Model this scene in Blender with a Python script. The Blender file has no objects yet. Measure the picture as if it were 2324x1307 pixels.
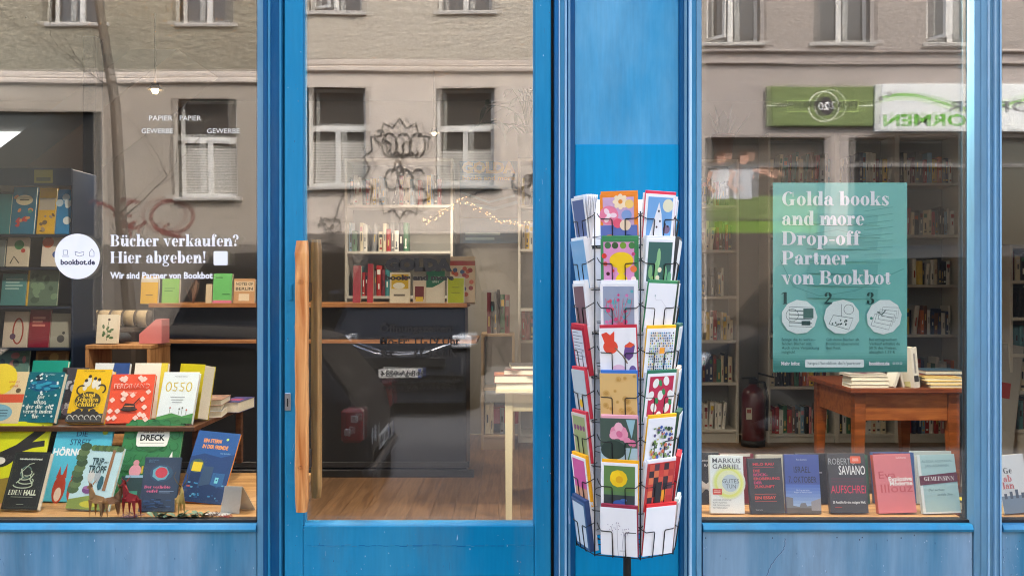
import bpy, math, random
from mathutils import Vector, Matrix, Euler
R = math.radians
scene = bpy.context.scene
col = scene.collection
random.seed(7)

# ------------------------------------------------------------------ camera
EYE, DIST, PPM = 1.70, 3.6, 612.0          # eye height, metres to the shop window, pixels per metre at the window
cam_d = bpy.data.cameras.new('camera'); cam = bpy.data.objects.new('camera', cam_d); col.objects.link(cam)
cam.location = (0, -DIST, EYE); cam.rotation_euler = (R(90), 0, 0)
cam_d.sensor_width = 36; cam_d.lens = 36 * DIST / (2324 / PPM); cam_d.clip_start = .05; cam_d.clip_end = 400
scene.camera = cam
# ------------------------------------------------------------------ sky, sun, exposure
SUN_EL, SUN_AZ = 52, 24                    # the sun stands behind the shop and lights the house fronts opposite
w = bpy.data.worlds.new('World'); scene.world = w; w.use_nodes = True
nt = w.node_tree; bg = nt.nodes['Background']
sky = nt.nodes.new('ShaderNodeTexSky'); sky.sky_type = 'NISHITA'; sky.sun_disc = False
sky.sun_elevation = R(SUN_EL); sky.sun_rotation = R(SUN_AZ); sky.dust_density = 4; sky.air_density = 1.2; sky.ozone_density = .5
nt.links.new(sky.outputs[0], bg.inputs[0]); bg.inputs[1].default_value = .15
sl = bpy.data.lights.new('sun', 'SUN'); sl.energy = 1.0; sl.angle = R(4); sl.color = (1, .97, .93)
so = bpy.data.objects.new('sun', sl); col.objects.link(so)
sd = Vector((math.sin(R(SUN_AZ)) * math.cos(R(SUN_EL)), math.cos(R(SUN_AZ)) * math.cos(R(SUN_EL)), math.sin(R(SUN_EL))))
so.rotation_euler = sd.to_track_quat('Z', 'Y').to_euler()
vs = scene.view_settings; vs.view_transform = 'Standard'; vs.look = 'None'; vs.gamma = 1; vs.exposure = 2.82
scene.cycles.use_denoising = True; scene.cycles.denoising_prefilter = 'ACCURATE'; scene.cycles.use_adaptive_sampling = False; scene.cycles.filter_width = 1.1; scene.cycles.max_bounces = 10; scene.cycles.transparent_max_bounces = 24
scene.cycles.caustics_reflective = False; scene.cycles.caustics_refractive = False; scene.cycles.sample_clamp_indirect = 4

# ------------------------------------------------------------------ helpers
def S(y): return (DIST + y) / (PPM * DIST)                      # metres per photo pixel at depth y
def X(px, y=0): return (px - 1162) * S(y)
def Z(py, y=0): return EYE - (py - 653.5) * S(y)
FLOOR = EYE - 1.25                                              # shop floor, a step above the pavement
SILL = Z(1186)                                                  # bottom of the glass

def lin(c):
    return tuple(((v / 255) / 12.92 if v / 255 <= .04045 else ((v / 255 + .055) / 1.055) ** 2.4) for v in c)
_mats = {}
def M(rgb, rough=.6, metal=0., emit=0., bump=0., bscale=200., key=None, coat=0., var=0., vscale=8., spec=.5, stretch=(1, 1, 1), bdist=.01):
    """procedural surface; rgb is an sRGB triple"""
    k = (rgb, rough, metal, emit, bump, bscale, coat, var, vscale, spec, stretch, bdist)
    if k in _mats: return _mats[k]
    m = bpy.data.materials.new('surface'); m.use_nodes = True
    n = m.node_tree; b = n.nodes['Principled BSDF']; c = lin(rgb) + (1,)
    b.inputs['Base Color'].default_value = c; b.inputs['Roughness'].default_value = rough
    b.inputs['Metallic'].default_value = metal; b.inputs['Coat Weight'].default_value = coat
    b.inputs['Specular IOR Level'].default_value = spec
    if emit:
        b.inputs['Emission Color'].default_value = c; b.inputs['Emission Strength'].default_value = emit
    if bump or var:
        tc = n.nodes.new('ShaderNodeTexCoord'); mp = n.nodes.new('ShaderNodeMapping'); mp.inputs['Scale'].default_value = stretch
        n.links.new(tc.outputs['Object'], mp.inputs[0])
    if bump:
        t = n.nodes.new('ShaderNodeTexNoise'); t.inputs['Scale'].default_value = bscale; t.inputs['Detail'].default_value = 5
        bp = n.nodes.new('ShaderNodeBump'); bp.inputs['Strength'].default_value = bump; bp.inputs['Distance'].default_value = bdist
        n.links.new(mp.outputs[0], t.inputs['Vector']); n.links.new(t.outputs[0], bp.inputs['Height']); n.links.new(bp.outputs[0], b.inputs['Normal'])
    if var:
        t = n.nodes.new('ShaderNodeTexNoise'); t.inputs['Scale'].default_value = vscale; t.inputs['Detail'].default_value = 6; t.inputs['Roughness'].default_value = .65
        mx = n.nodes.new('ShaderNodeMix'); mx.data_type = 'RGBA'
        mx.inputs['A'].default_value = tuple(v * (1 - var) for v in c[:3]) + (1,); mx.inputs['B'].default_value = tuple(min(1, v * (1 + var)) for v in c[:3]) + (1,)
        n.links.new(mp.outputs[0], t.inputs['Vector']); n.links.new(t.outputs[0], mx.inputs['Factor']); n.links.new(mx.outputs['Result'], b.inputs['Base Color'])
    _mats[k] = m; return m

def paint(name, a, b_, lo, hi, rough, scale=3., seed=0., streak=(1, 1, .22), grime=.5, spec=.25):
    """weathered paint: a is the sound coat, b_ the chalky faded one; small chips and dirt"""
    m = bpy.data.materials.new(name); m.use_nodes = True; n = m.node_tree; bs = n.nodes['Principled BSDF']; bs.inputs['Specular IOR Level'].default_value = spec
    tc = n.nodes.new('ShaderNodeTexCoord'); mp = n.nodes.new('ShaderNodeMapping'); mp.inputs['Scale'].default_value = streak
    mp.inputs['Location'].default_value = (seed, seed * 2, seed); n.links.new(tc.outputs['Object'], mp.inputs[0])
    t = n.nodes.new('ShaderNodeTexNoise'); t.inputs['Scale'].default_value = scale; t.inputs['Detail'].default_value = 7; t.inputs['Roughness'].default_value = .6
    n.links.new(mp.outputs[0], t.inputs['Vector'])
    r = n.nodes.new('ShaderNodeValToRGB'); r.color_ramp.elements[0].position = lo; r.color_ramp.elements[1].position = hi
    r.color_ramp.elements[0].color = lin(a) + (1,); r.color_ramp.elements[1].color = lin(b_) + (1,)
    n.links.new(t.outputs[0], r.inputs[0])
    # scratches and chips
    t2 = n.nodes.new('ShaderNodeTexNoise'); t2.inputs['Scale'].default_value = 26; t2.inputs['Detail'].default_value = 3
    n.links.new(mp.outputs[0], t2.inputs['Vector'])
    r2 = n.nodes.new('ShaderNodeValToRGB'); r2.color_ramp.elements[0].position = .755; r2.color_ramp.elements[1].position = .77
    n.links.new(t2.outputs[0], r2.inputs[0])
    mx = n.nodes.new('ShaderNodeMix'); mx.data_type = 'RGBA'; mx.inputs['B'].default_value = lin((168, 196, 224)) + (1,)
    # grime that has run down and settled in patches
    t4 = n.nodes.new('ShaderNodeTexNoise'); t4.inputs['Scale'].default_value = 3.4; t4.inputs['Detail'].default_value = 8; t4.inputs['Roughness'].default_value = .7
    mp4 = n.nodes.new('ShaderNodeMapping'); mp4.inputs['Scale'].default_value = (1.5, 1, .3); mp4.inputs['Location'].default_value = (seed + 3, 1, seed)
    n.links.new(tc.outputs['Object'], mp4.inputs[0]); n.links.new(mp4.outputs[0], t4.inputs['Vector'])
    g4 = n.nodes.new('ShaderNodeMapRange'); g4.inputs['From Min'].default_value = .5; g4.inputs['From Max'].default_value = .75; g4.inputs['To Max'].default_value = grime; n.links.new(t4.outputs[0], g4.inputs['Value'])
    m4 = n.nodes.new('ShaderNodeMix'); m4.data_type = 'RGBA'; m4.inputs['B'].default_value = lin((92, 102, 108)) + (1,)
    n.links.new(g4.outputs[0], m4.inputs['Factor']); n.links.new(r.outputs[0], m4.inputs['A'])
    n.links.new(r2.outputs[0], mx.inputs['Factor']); n.links.new(m4.outputs['Result'], mx.inputs['A'])
    # fine grain and grime
    t3 = n.nodes.new('ShaderNodeTexNoise'); t3.inputs['Scale'].default_value = 60; t3.inputs['Detail'].default_value = 6
    mp3 = n.nodes.new('ShaderNodeMapping'); mp3.inputs['Scale'].default_value = (1.6, 1, .12); n.links.new(tc.outputs['Object'], mp3.inputs[0]); n.links.new(mp3.outputs[0], t3.inputs['Vector'])
    mm = n.nodes.new('ShaderNodeMapRange'); mm.inputs['From Min'].default_value = .3; mm.inputs['From Max'].default_value = .7; mm.inputs['To Min'].default_value = .95; mm.inputs['To Max'].default_value = 1.04
    n.links.new(t3.outputs[0], mm.inputs['Value'])
    mu = n.nodes.new('ShaderNodeVectorMath'); mu.operation = 'SCALE'; n.links.new(mx.outputs['Result'], mu.inputs[0]); n.links.new(mm.outputs[0], mu.inputs['Scale'])
    n.links.new(mu.outputs[0], bs.inputs['Base Color'])
    rr = n.nodes.new('ShaderNodeMapRange'); rr.inputs['To Min'].default_value = rough - .1; rr.inputs['To Max'].default_value = rough + .2
    n.links.new(t.outputs[0], rr.inputs['Value']); n.links.new(rr.outputs[0], bs.inputs['Roughness'])
    bp = n.nodes.new('ShaderNodeBump'); bp.inputs['Strength'].default_value = .06; bp.inputs['Distance'].default_value = .003
    n.links.new(t3.outputs[0], bp.inputs['Height']); n.links.new(bp.outputs[0], bs.inputs['Normal'])
    return m

def wood(a, b_, scale=6., stretch=(.6, 6, 6), rough=.5, dist=3., coat=0.):
    k = ('wood', a, b_, scale, stretch, rough, coat)
    if k in _mats: return _mats[k]
    m = bpy.data.materials.new('wood'); m.use_nodes = True; n = m.node_tree; bs = n.nodes['Principled BSDF']
    tc = n.nodes.new('ShaderNodeTexCoord'); mp = n.nodes.new('ShaderNodeMapping'); mp.inputs['Scale'].default_value = stretch
    n.links.new(tc.outputs['Object'], mp.inputs[0])
    t = n.nodes.new('ShaderNodeTexNoise'); t.inputs['Scale'].default_value = scale; t.inputs['Detail'].default_value = 8; t.inputs['Distortion'].default_value = dist * .3
    n.links.new(mp.outputs[0], t.inputs['Vector'])
    r = n.nodes.new('ShaderNodeValToRGB'); r.color_ramp.elements[0].position = .36; r.color_ramp.elements[1].position = .62
    r.color_ramp.elements[0].color = lin(a) + (1,); r.color_ramp.elements[1].color = lin(b_) + (1,)
    n.links.new(t.outputs[0], r.inputs[0]); n.links.new(r.outputs[0], bs.inputs['Base Color'])
    bs.inputs['Roughness'].default_value = rough; bs.inputs['Coat Weight'].default_value = coat
    bp = n.nodes.new('ShaderNodeBump'); bp.inputs['Strength'].default_value = .15; bp.inputs['Distance'].default_value = .003
    n.links.new(t.outputs[0], bp.inputs['Height']); n.links.new(bp.outputs[0], bs.inputs['Normal'])
    _mats[k] = m; return m

def glass_mat(name, r0, tint=(1, 1, 1), wav=.02, wscale=1.3):
    """float glass: mirror share by angle over clear transmission, with the slight waviness of a big pane"""
    m = bpy.data.materials.new(name); m.use_nodes = True; n = m.node_tree; n.nodes.clear()
    o = n.nodes.new('ShaderNodeOutputMaterial'); mix = n.nodes.new('ShaderNodeMixShader')
    tr = n.nodes.new('ShaderNodeBsdfTransparent'); tr.inputs[0].default_value = tint + (1,)
    gl = n.nodes.new('ShaderNodeBsdfGlossy'); gl.inputs['Roughness'].default_value = 0; gl.inputs[0].default_value = (1, 1, 1, 1)
    lw = n.nodes.new('ShaderNodeFresnel'); lw.inputs[0].default_value = (1 + math.sqrt(r0)) / (1 - math.sqrt(r0))
    gm = n.nodes.new('ShaderNodeNewGeometry')
    tc = n.nodes.new('ShaderNodeTexCoord'); t = n.nodes.new('ShaderNodeTexNoise'); t.inputs['Scale'].default_value = wscale; t.inputs['Detail'].default_value = 1.5
    n.links.new(tc.outputs['Object'], t.inputs['Vector'])
    bp = n.nodes.new('ShaderNodeBump'); bp.inputs['Strength'].default_value = 1; bp.inputs['Distance'].default_value = wav
    n.links.new(t.outputs[0], bp.inputs['Height']); n.links.new(bp.outputs[0], gl.inputs['Normal'])
    # the same share seen from both sides of the face
    fm = n.nodes.new('ShaderNodeMath'); fm.operation = 'MAXIMUM'; fm.inputs[1].default_value = r0
    mn = n.nodes.new('ShaderNodeMath'); mn.operation = 'MINIMUM'; mn.inputs[1].default_value = min(.9, r0 * 2)
    n.links.new(lw.outputs[0], fm.inputs[0]); n.links.new(fm.outputs[0], mn.inputs[0]); n.links.new(mn.outputs[0], mix.inputs[0])
    n.links.new(tr.outputs[0], mix.inputs[1]); n.links.new(gl.outputs[0], mix.inputs[2]); n.links.new(mix.outputs[0], o.inputs[0])
    return m

def tag(o, label=None, cat=None, group=None, kind=None):
    if label: o['label'] = label
    if cat: o['category'] = cat
    if group: o['group'] = group
    if kind: o['kind'] = kind
    return o
def empty(name, loc=(0, 0, 0), rot=(0, 0, 0), label=None, cat=None, group=None, parent=None):
    o = bpy.data.objects.new(name, None); o.empty_display_size = .1; col.objects.link(o); o.location = loc; o.rotation_euler = rot
    if parent: o.parent = parent
    return tag(o, label, cat, group)
def copy_tree(o, parent=None):
    c = o.copy(); col.objects.link(c)
    if parent: c.parent = parent
    for ch in list(o.children): copy_tree(ch, c)
    return c

class MB:
    """collects shapes and links them as one mesh object"""
    def __init__(s): s.v = []; s.f = []; s.m = []; s.ms = []; s.smooth = set()
    def mi(s, m):
        if m not in s.ms: s.ms.append(m)
        return s.ms.index(m)
    def add(s, vs, fs, m, smooth=False):
        o = len(s.v); s.v += [tuple(p) for p in vs]; i = s.mi(m)
        for f in fs:
            if smooth: s.smooth.add(len(s.f))
            s.f.append([o + k for k in f]); s.m.append(i)
        return s
    def box(s, x0, x1, y0, y1, z0, z1, m, T=None):
        v = [(x, y, z) for z in (z0, z1) for y in (y0, y1) for x in (x0, x1)]
        if T: v = [T @ Vector(p) for p in v]
        return s.add(v, [(0, 2, 3, 1), (4, 5, 7, 6), (0, 1, 5, 4), (2, 6, 7, 3), (0, 4, 6, 2), (1, 3, 7, 5)], m)
    def bbox(s, x0, x1, y0, y1, z0, z1, m, b=.004, T=None):
        """box with chamfered edges"""
        b = min(b, (x1 - x0) / 2.01, (y1 - y0) / 2.01, (z1 - z0) / 2.01); v = []; idx = {}
        for sx in (0, 1):
            for sy in (0, 1):
                for sz in (0, 1):
                    X_, Y_, Z_ = (x0, x1)[sx], (y0, y1)[sy], (z0, z1)[sz]
                    ix, iy, iz = X_ + (b, -b)[sx], Y_ + (b, -b)[sy], Z_ + (b, -b)[sz]
                    for k, p in enumerate(((X_, iy, iz), (ix, Y_, iz), (ix, iy, Z_))): idx[(sx, sy, sz, k)] = len(v); v.append(p)
        g = lambda a, b_, c, k: idx[(a, b_, c, k)]
        f = []
        for k in range(3):
            for sd_ in (0, 1):
                q = []
                for (a, b_) in ((0, 0), (1, 0), (1, 1), (0, 1)):
                    t = [a, b_]; t.insert(k, sd_); q.append(g(*t, k))
                f.append(q if (sd_ == 1) != (k == 1) else q[::-1])
        for k in range(3):
            k1, k2 = [j for j in range(3) if j != k]
            for a in (0, 1):
                for b_ in (0, 1):
                    q = []
                    for (e, kk) in ((0, k1), (1, k1), (1, k2), (0, k2)):
                        t = [0, 0, 0]; t[k] = e; t[k1] = a; t[k2] = b_; q.append(g(*t, kk))
                    f.append(q)
        for c in [(a, b_, d) for a in (0, 1) for b_ in (0, 1) for d in (0, 1)]: f.append([g(*c, 0), g(*c, 1), g(*c, 2)])
        if T: v = [T @ Vector(p) for p in v]
        return s.add(v, f, m)
    def poly(s, pts, m): return s.add(pts, [tuple(range(len(pts)))], m)
    def prism(s, pts, d, m):
        """closed planar loop pushed along d"""
        n = len(pts); d = Vector(d); a = [Vector(p) for p in pts]; v = a + [p + d for p in a]
        return s.add(v, [tuple(range(n))[::-1], tuple(range(n, 2 * n))] + [(i, (i + 1) % n, n + (i + 1) % n, n + i) for i in range(n)], m)
    def tube(s, path, r, m, n=6, closed=False, r1=None, cap=True):
        P = [Vector(p) for p in path]; N = len(P); v = []; up = None
        for i, p in enumerate(P):
            a = P[(i - 1) % N] if (closed or i) else p; b = P[(i + 1) % N] if (closed or i < N - 1) else p
            t = (b - a).normalized()
            if up is None: up = t.orthogonal().normalized()
            up = (up - t * up.dot(t)); up = up.normalized() if up.length > 1e-6 else t.orthogonal().normalized()
            q = t.cross(up); rr = r if r1 is None else r + (r1 - r) * i / max(1, N - 1)
            v += [p + up * math.cos(k * 2 * math.pi / n) * rr + q * math.sin(k * 2 * math.pi / n) * rr for k in range(n)]
        f = []
        for i in range(N if closed else N - 1):
            for k in range(n):
                a, b = i * n + k, i * n + (k + 1) % n; c, d = ((i + 1) % N) * n + (k + 1) % n, ((i + 1) % N) * n + k; f.append((a, b, c, d))
        if cap and not closed: f += [tuple(range(n))[::-1], tuple(range((N - 1) * n, N * n))]
        return s.add(v, f, m, True)
    def lathe(s, prof, m, c=(0, 0, 0), n=16):
        v = []; k = len(prof)
        for i in range(n):
            a = i * 2 * math.pi / n
            v += [(c[0] + r * math.cos(a), c[1] + r * math.sin(a), c[2] + z) for r, z in prof]
        f = [(i * k + j, ((i + 1) % n) * k + j, ((i + 1) % n) * k + j + 1, i * k + j + 1) for i in range(n) for j in range(k - 1)]
        return s.add(v, f, m, True)
    def build(s, name, parent=None, loc=None, rot=None):
        me = bpy.data.meshes.new(name); me.from_pydata(s.v, [], s.f)
        for m in s.ms: me.materials.append(m)
        me.polygons.foreach_set('material_index', s.m)
        if s.smooth: me.polygons.foreach_set('use_smooth', [i in s.smooth for i in range(len(s.f))])
        me.update(); o = bpy.data.objects.new(name, me); col.objects.link(o)
        if parent: o.parent = parent
        if loc: o.location = loc
        if rot: o.rotation_euler = rot
        return o

# ---- flat print on a surface: a Sheet maps print coordinates (u right, v up, metres) onto a plane, each shape a hair above the last
class Sheet:
    def __init__(s, mb, o, ux, uz, nrm, step=.00005, base=.0004):
        s.mb = mb; s.o = Vector(o); s.ux = Vector(ux); s.uz = Vector(uz); s.n = Vector(nrm); s.k = 0; s.step = step; s.base = base
    def lift(s): s.k += 1; return s.base + s.k * s.step
    def P(s, u, v, h): return s.o + s.ux * u + s.uz * v + s.n * h
    def poly(s, pts, c, **kw):
        h = s.lift(); s.mb.poly([s.P(u, v, h) for u, v in pts], c if isinstance(c, bpy.types.Material) else M(c, **kw)); return s
    def rect(s, u0, v0, u1, v1, c): return s.poly([(u0, v0), (u1, v0), (u1, v1), (u0, v1)], c)
    def disc(s, u, v, ru, c, rv=None, n=18, a0=0, a1=360, rot=0):
        rv = rv or ru; full = a1 - a0 >= 360; cr, sr = math.cos(R(rot)), math.sin(R(rot)); q = []
        for i in range(n if full else n + 1):
            a = R(a0 + (a1 - a0) * i / n); x, y = ru * math.cos(a), rv * math.sin(a); q.append((u + x * cr - y * sr, v + x * sr + y * cr))
        return s.poly(q, c)
    def line(s, pts, wd, c):
        """stroke of width wd"""
        h = s.lift(); m = c if isinstance(c, bpy.types.Material) else M(c); L = []
        for i, (u, v) in enumerate(pts):
            a = pts[max(0, i - 1)]; b = pts[min(len(pts) - 1, i + 1)]; dx, dy = b[0] - a[0], b[1] - a[1]; l = math.hypot(dx, dy) or 1
            L.append((-dy / l * wd / 2, dx / l * wd / 2))
        V = []
        for (u, v), (nx, ny) in zip(pts, L): V += [s.P(u - nx, v - ny, h), s.P(u + nx, v + ny, h)]
        s.mb.add(V, [(2 * i, 2 * i + 2, 2 * i + 3, 2 * i + 1) for i in range(len(pts) - 1)], m); return s
    def ring(s, u, v, r, wd, c, n=20, a0=0, a1=360, rv=None):
        rv = rv or r
        return s.line([(u + r * math.cos(R(a0 + (a1 - a0) * i / n)), v + rv * math.sin(R(a0 + (a1 - a0) * i / n))) for i in range(n + 1)], wd, c)
    def text(s, t, u, v, h, c, align='C', width=None, bold=0., shear=0.):
        """sans lettering, h = capital height; squeezed or stretched to width if given"""
        vs, fs, x0, x1 = text_data(t, bold, shear); m = c if isinstance(c, bpy.types.Material) else M(c)
        k = h / .69; kx = (width / (x1 - x0)) if width else k
        off = {'C': -(x0 + x1) / 2, 'L': -x0, 'R': -x1}[align]; H = s.lift()
        s.mb.add([s.P(u + (x + off) * kx, v + y * k, H) for x, y in vs], fs, m); return s
    def serif(s, t, u, v, h, c, align='L', width=None):
        """fat-face serif lettering, h = capital height"""
        m = c if isinstance(c, bpy.types.Material) else M(c); tot = serif_width(t); k = h / .72; kx = width / tot if width else k
        x = {'L': 0, 'C': -tot / 2, 'R': -tot}[align]
        for ch in t:
            adv, shapes = FAT.get(ch, (.28, []))
            for sh in shapes: s.poly([(u + (x + a) * kx, v + b * k) for a, b in sh], m)
            if shapes: s.k -= len(shapes) - len(shapes) % 3
            x += adv
        s.k += 3
        return s

_tx = {}
def text_data(t, bold=0., shear=0.):
    k = (t, bold, shear)
    if k in _tx: return _tx[k]
    cu = bpy.data.curves.new('lettering', 'FONT'); cu.body = t; cu.size = 1; cu.resolution_u = 2; cu.offset = bold; cu.shear = shear
    o = bpy.data.objects.new('lettering', cu); me = bpy.data.meshes.new_from_object(o)
    vs = [(v.co.x, v.co.y) for v in me.vertices]; fs = [tuple(p.vertices) for p in me.polygons]
    bpy.data.objects.remove(o); bpy.data.curves.remove(cu); bpy.data.meshes.remove(me)
    xs = [p[0] for p in vs] or [0, 1]; _tx[k] = (vs, fs, min(xs), max(xs)); return _tx[k]

# ---- a fat-face serif alphabet drawn from stems, bowls and hairlines (only the letters the signs need)
def _rc(a, b, c, d): return [(a, b), (c, b), (c, d), (a, d)]
def _rg(cx, cy, rx, ry, ix, iy, a0=0, a1=360, ox=0, n=14):
    out = []
    for i in range(n):
        p, q = R(a0 + (a1 - a0) * i / n), R(a0 + (a1 - a0) * (i + 1) / n)
        out.append([(cx + rx * math.cos(p), cy + ry * math.sin(p)), (cx + rx * math.cos(q), cy + ry * math.sin(q)),
                    (cx + ox + ix * math.cos(q), cy + iy * math.sin(q)), (cx + ox + ix * math.cos(p), cy + iy * math.sin(p))])
    return out
def _el(cx, cy, rx, ry=None, n=12): ry = ry or rx; return [[(cx + rx * math.cos(i * 2 * math.pi / n), cy + ry * math.sin(i * 2 * math.pi / n)) for i in range(n)]]
SW, HL = .185, .042
def _st(x, y0, y1, b=1, t=1, w=SW):
    o = [_rc(x, y0, x + w, y1)]
    if b: o.append(_rc(x - .055, y0, x + w + .055, y0 + HL))
    if t == 1: o.append(_rc(x - .06, y1 - HL, x + w, y1))
    if t == 2: o.append(_rc(x - .055, y1 - HL, x + w + .055, y1))
    return o
def _arch(x): return _rg(x + .165, .30, .165, .22, .03, .185, 0, 180, 0, 10)
_dot = lambda x, y, r=.085: _el(x, y, r)
FAT = {
 'l': (.31, _st(.07, 0, .76)), 'i': (.31, _st(.07, 0, .5) + _dot(.15, .65)), 'd': (.60, _rg(.24, .25, .205, .265, .06, .225, 0, 360, .03) + _st(.36, 0, .76, 0, 1) + [_rc(.5, 0, .59, HL)]),
 'b': (.58, _rg(.345, .25, .205, .265, .06, .225, 0, 360, -.03) + _st(.06, 0, .76, 0, 1)), 'p': (.60, _rg(.36, .25, .205, .265, .06, .225, 0, 360, -.03) + _st(.07, -.22, .5, 1, 1)),
 'o': (.52, _rg(.26, .25, .235, .265, .075, .232)), 'e': (.49, _rg(.25, .25, .225, .265, .075, .232, 0, 318, .03) + [_rc(.15, .245, .45, .28)]),
 'c': (.47, _rg(.25, .25, .225, .265, .075, .232, 48, 318, .03) + _dot(.37, .40, .08)),
 'a': (.54, _rg(.2, .145, .175, .155, .06, .115, 0, 360, .03) + [_rc(.28, .03, .28 + SW, .36)] + _rg(.265, .34, .18, .175, .06, .14, 0, 180) + _dot(.12, .37, .075) + [_rc(.40, 0, .53, HL)]),
 'n': (.63, _st(.07, 0, .5) + _arch(.235) + _st(.40, 0, .32, 1, 0)), 'm': (.95, _st(.07, 0, .5) + _arch(.235) + _st(.40, 0, .32, 1, 0) + _arch(.565) + _st(.73, 0, .32, 1, 0)),
 'h': (.63, _st(.07, 0, .76) + _arch(.235) + _st(.40, 0, .32, 1, 0)), 'u': (.62, _st(.06, .15, .5, 0, 1) + _rg(.225, .17, .165, .185, .03, .14, 180, 360) + _st(.385, 0, .5, 0, 1) + [_rc(.5, 0, .61, HL)]),
 'r': (.48, _st(.07, 0, .5) + _rg(.34, .33, .12, .18, .085, .145, 80, 180) + _dot(.37, .42, .085)),
 's': (.44, _rg(.21, .375, .17, .14, .06, .105, 25, 235) + _rg(.21, .135, .18, .15, .06, .112, -155, 55) + [[(.05, .36), (.17, .42), (.38, .14), (.27, .08)]] + [_rc(.35, .33, .375, .5), _rc(.04, .01, .065, .19)]),
 'v': (.56, [[(.02, .5), (.20, .5), (.36, 0), (.27, 0)], [(.42, .5), (.455, .5), (.33, 0), (.29, 0)], _rc(-.02, .465, .25, .5), _rc(.34, .465, .53, .5)]),
 'k': (.60, _st(.06, 0, .76) + [[(.22, .2), (.25, .18), (.48, .47), (.44, .47)], [(.27, .27), (.36, .36), (.55, .03), (.36, .03)], _rc(.36, .465, .56, .5), _rc(.32, 0, .6, HL)]),
 'f': (.37, _st(.08, 0, .6, 1, 0) + _rg(.24, .58, .16, .19, .04, .155, 70, 180) + _dot(.32, .66, .075) + [_rc(.01, .465, .35, .5)]),
 't': (.38, [_rc(.08, .1, .08 + SW, .62), _rc(.0, .465, .35, .5)] + _rg(.21, .12, .13, .13, .035, .09, 180, 350)),
 'g': (.54, _rg(.23, .33, .19, .185, .055, .15) + _rg(.25, -.09, .23, .13, .14, .085) + [[(.08, .16), (.2, .16), (.34, .05), (.1, .05)]] + _dot(.45, .46, .06)),
 '-': (.36, [_rc(.04, .22, .32, .28)]), '!': (.31, [[(.07, .74), (.24, .74), (.17, .23), (.14, .23)]] + _dot(.155, .085)), '?': (.46, _rg(.22, .56, .2, .18, .06, .145, -60, 190) + [_rc(.19, .23, .225, .42)] + _dot(.2, .085) + _dot(.1, .58, .07)),
 'B': (.70, _st(.08, 0, .72, 0, 0) + [_rc(.02, 0, .36, HL), _rc(.02, .72 - HL, .36, .72), _rc(.2, .36, .4, .39)] + _rg(.36, .545, .24, .175, .08, .14, -90, 90) + _rg(.36, .19, .28, .19, .11, .155, -90, 90)),
 'D': (.78, _st(.08, 0, .72, 0, 0) + [_rc(.02, 0, .38, HL), _rc(.02, .72 - HL, .38, .72)] + _rg(.36, .36, .37, .36, .18, .325, -90, 90)),
 'G': (.78, _rg(.37, .36, .34, .375, .15, .34, 48, 330) + [_rc(.47, .02, .65, .33), _rc(.41, .30, .72, .335), _rc(.59, .46, .62, .72)]),
 'H': (.88, _st(.07, 0, .72, 1, 2) + _st(.60, 0, .72, 1, 2) + [_rc(.2, .345, .63, .38)]), 'P': (.68, _st(.08, 0, .72, 1, 0) + [_rc(.02, .72 - HL, .36, .72), _rc(.2, .3, .38, .335)] + _rg(.36, .51, .28, .21, .1, .175, -90, 90)),
 'A': (.76, [[(.33, .74), (.42, .74), (.68, 0), (.48, 0)], [(.33, .74), (.37, .74), (.12, 0), (.08, 0)], _rc(.2, .22, .52, .25), _rc(.0, 0, .24, HL), _rc(.42, 0, .76, HL)]),
 'E': (.66, _st(.08, 0, .72, 0, 0) + [_rc(.02, 0, .58, HL), _rc(.02, .72 - HL, .56, .72), _rc(.2, .35, .44, .38), _rc(.54, 0, .575, .2), _rc(.52, .54, .55, .72), _rc(.42, .27, .445, .46)]),
 'M': (.96, [_rc(.1, 0, .13, .72), _rc(.02, 0, .22, HL), _rc(.02, .69, .26, .72), [(.1, .72), (.28, .72), (.5, .1), (.42, .02)], [(.5, .1), (.42, .02), (.66, .72), (.70, .72)]] + _st(.68, 0, .72, 1, 0) + [_rc(.66, .69, .9, .72)]),
 'I': (.36, _st(.09, 0, .72, 1, 2)), 'N': (.82, [_rc(.1, 0, .13, .72), _rc(.02, 0, .22, HL), _rc(.66, 0, .69, .72), _rc(.58, .69, .78, .72), [(.04, .72), (.24, .72), (.69, 0), (.6, 0)]]),
 'S': (.56, _rg(.27, .54, .2, .19, .08, .155, 25, 225) + _rg(.27, .19, .22, .2, .08, .165, -155, 45) + [[(.08, .5), (.2, .58), (.47, .22), (.34, .12)], _rc(.45, .5, .475, .72), _rc(.05, 0, .075, .24)]),
 '1': (.46, _st(.15, 0, .72, 1, 0) + [[(.02, .58), (.15, .66), (.15, .72), (.02, .63)]]), '2': (.56, _rg(.27, .52, .22, .2, .07, .165, -30, 180) + _dot(.14, .53, .085) + [[(.33, .42), (.46, .42), (.16, .06), (.05, .06)], _rc(.05, 0, .5, .12)]),
 '3': (.56, _rg(.25, .55, .21, .17, .06, .14, -90, 150) + _rg(.25, .18, .25, .19, .08, .155, -150, 90) + _dot(.13, .56, .08) + _dot(.12, .15, .085)),
}
FAT['ü'] = (.62, FAT['u'][1] + _dot(.2, .64, .07) + _dot(.42, .64, .07))
def serif_width(t): return sum(FAT.get(c, (.28, []))[0] for c in t)
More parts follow.
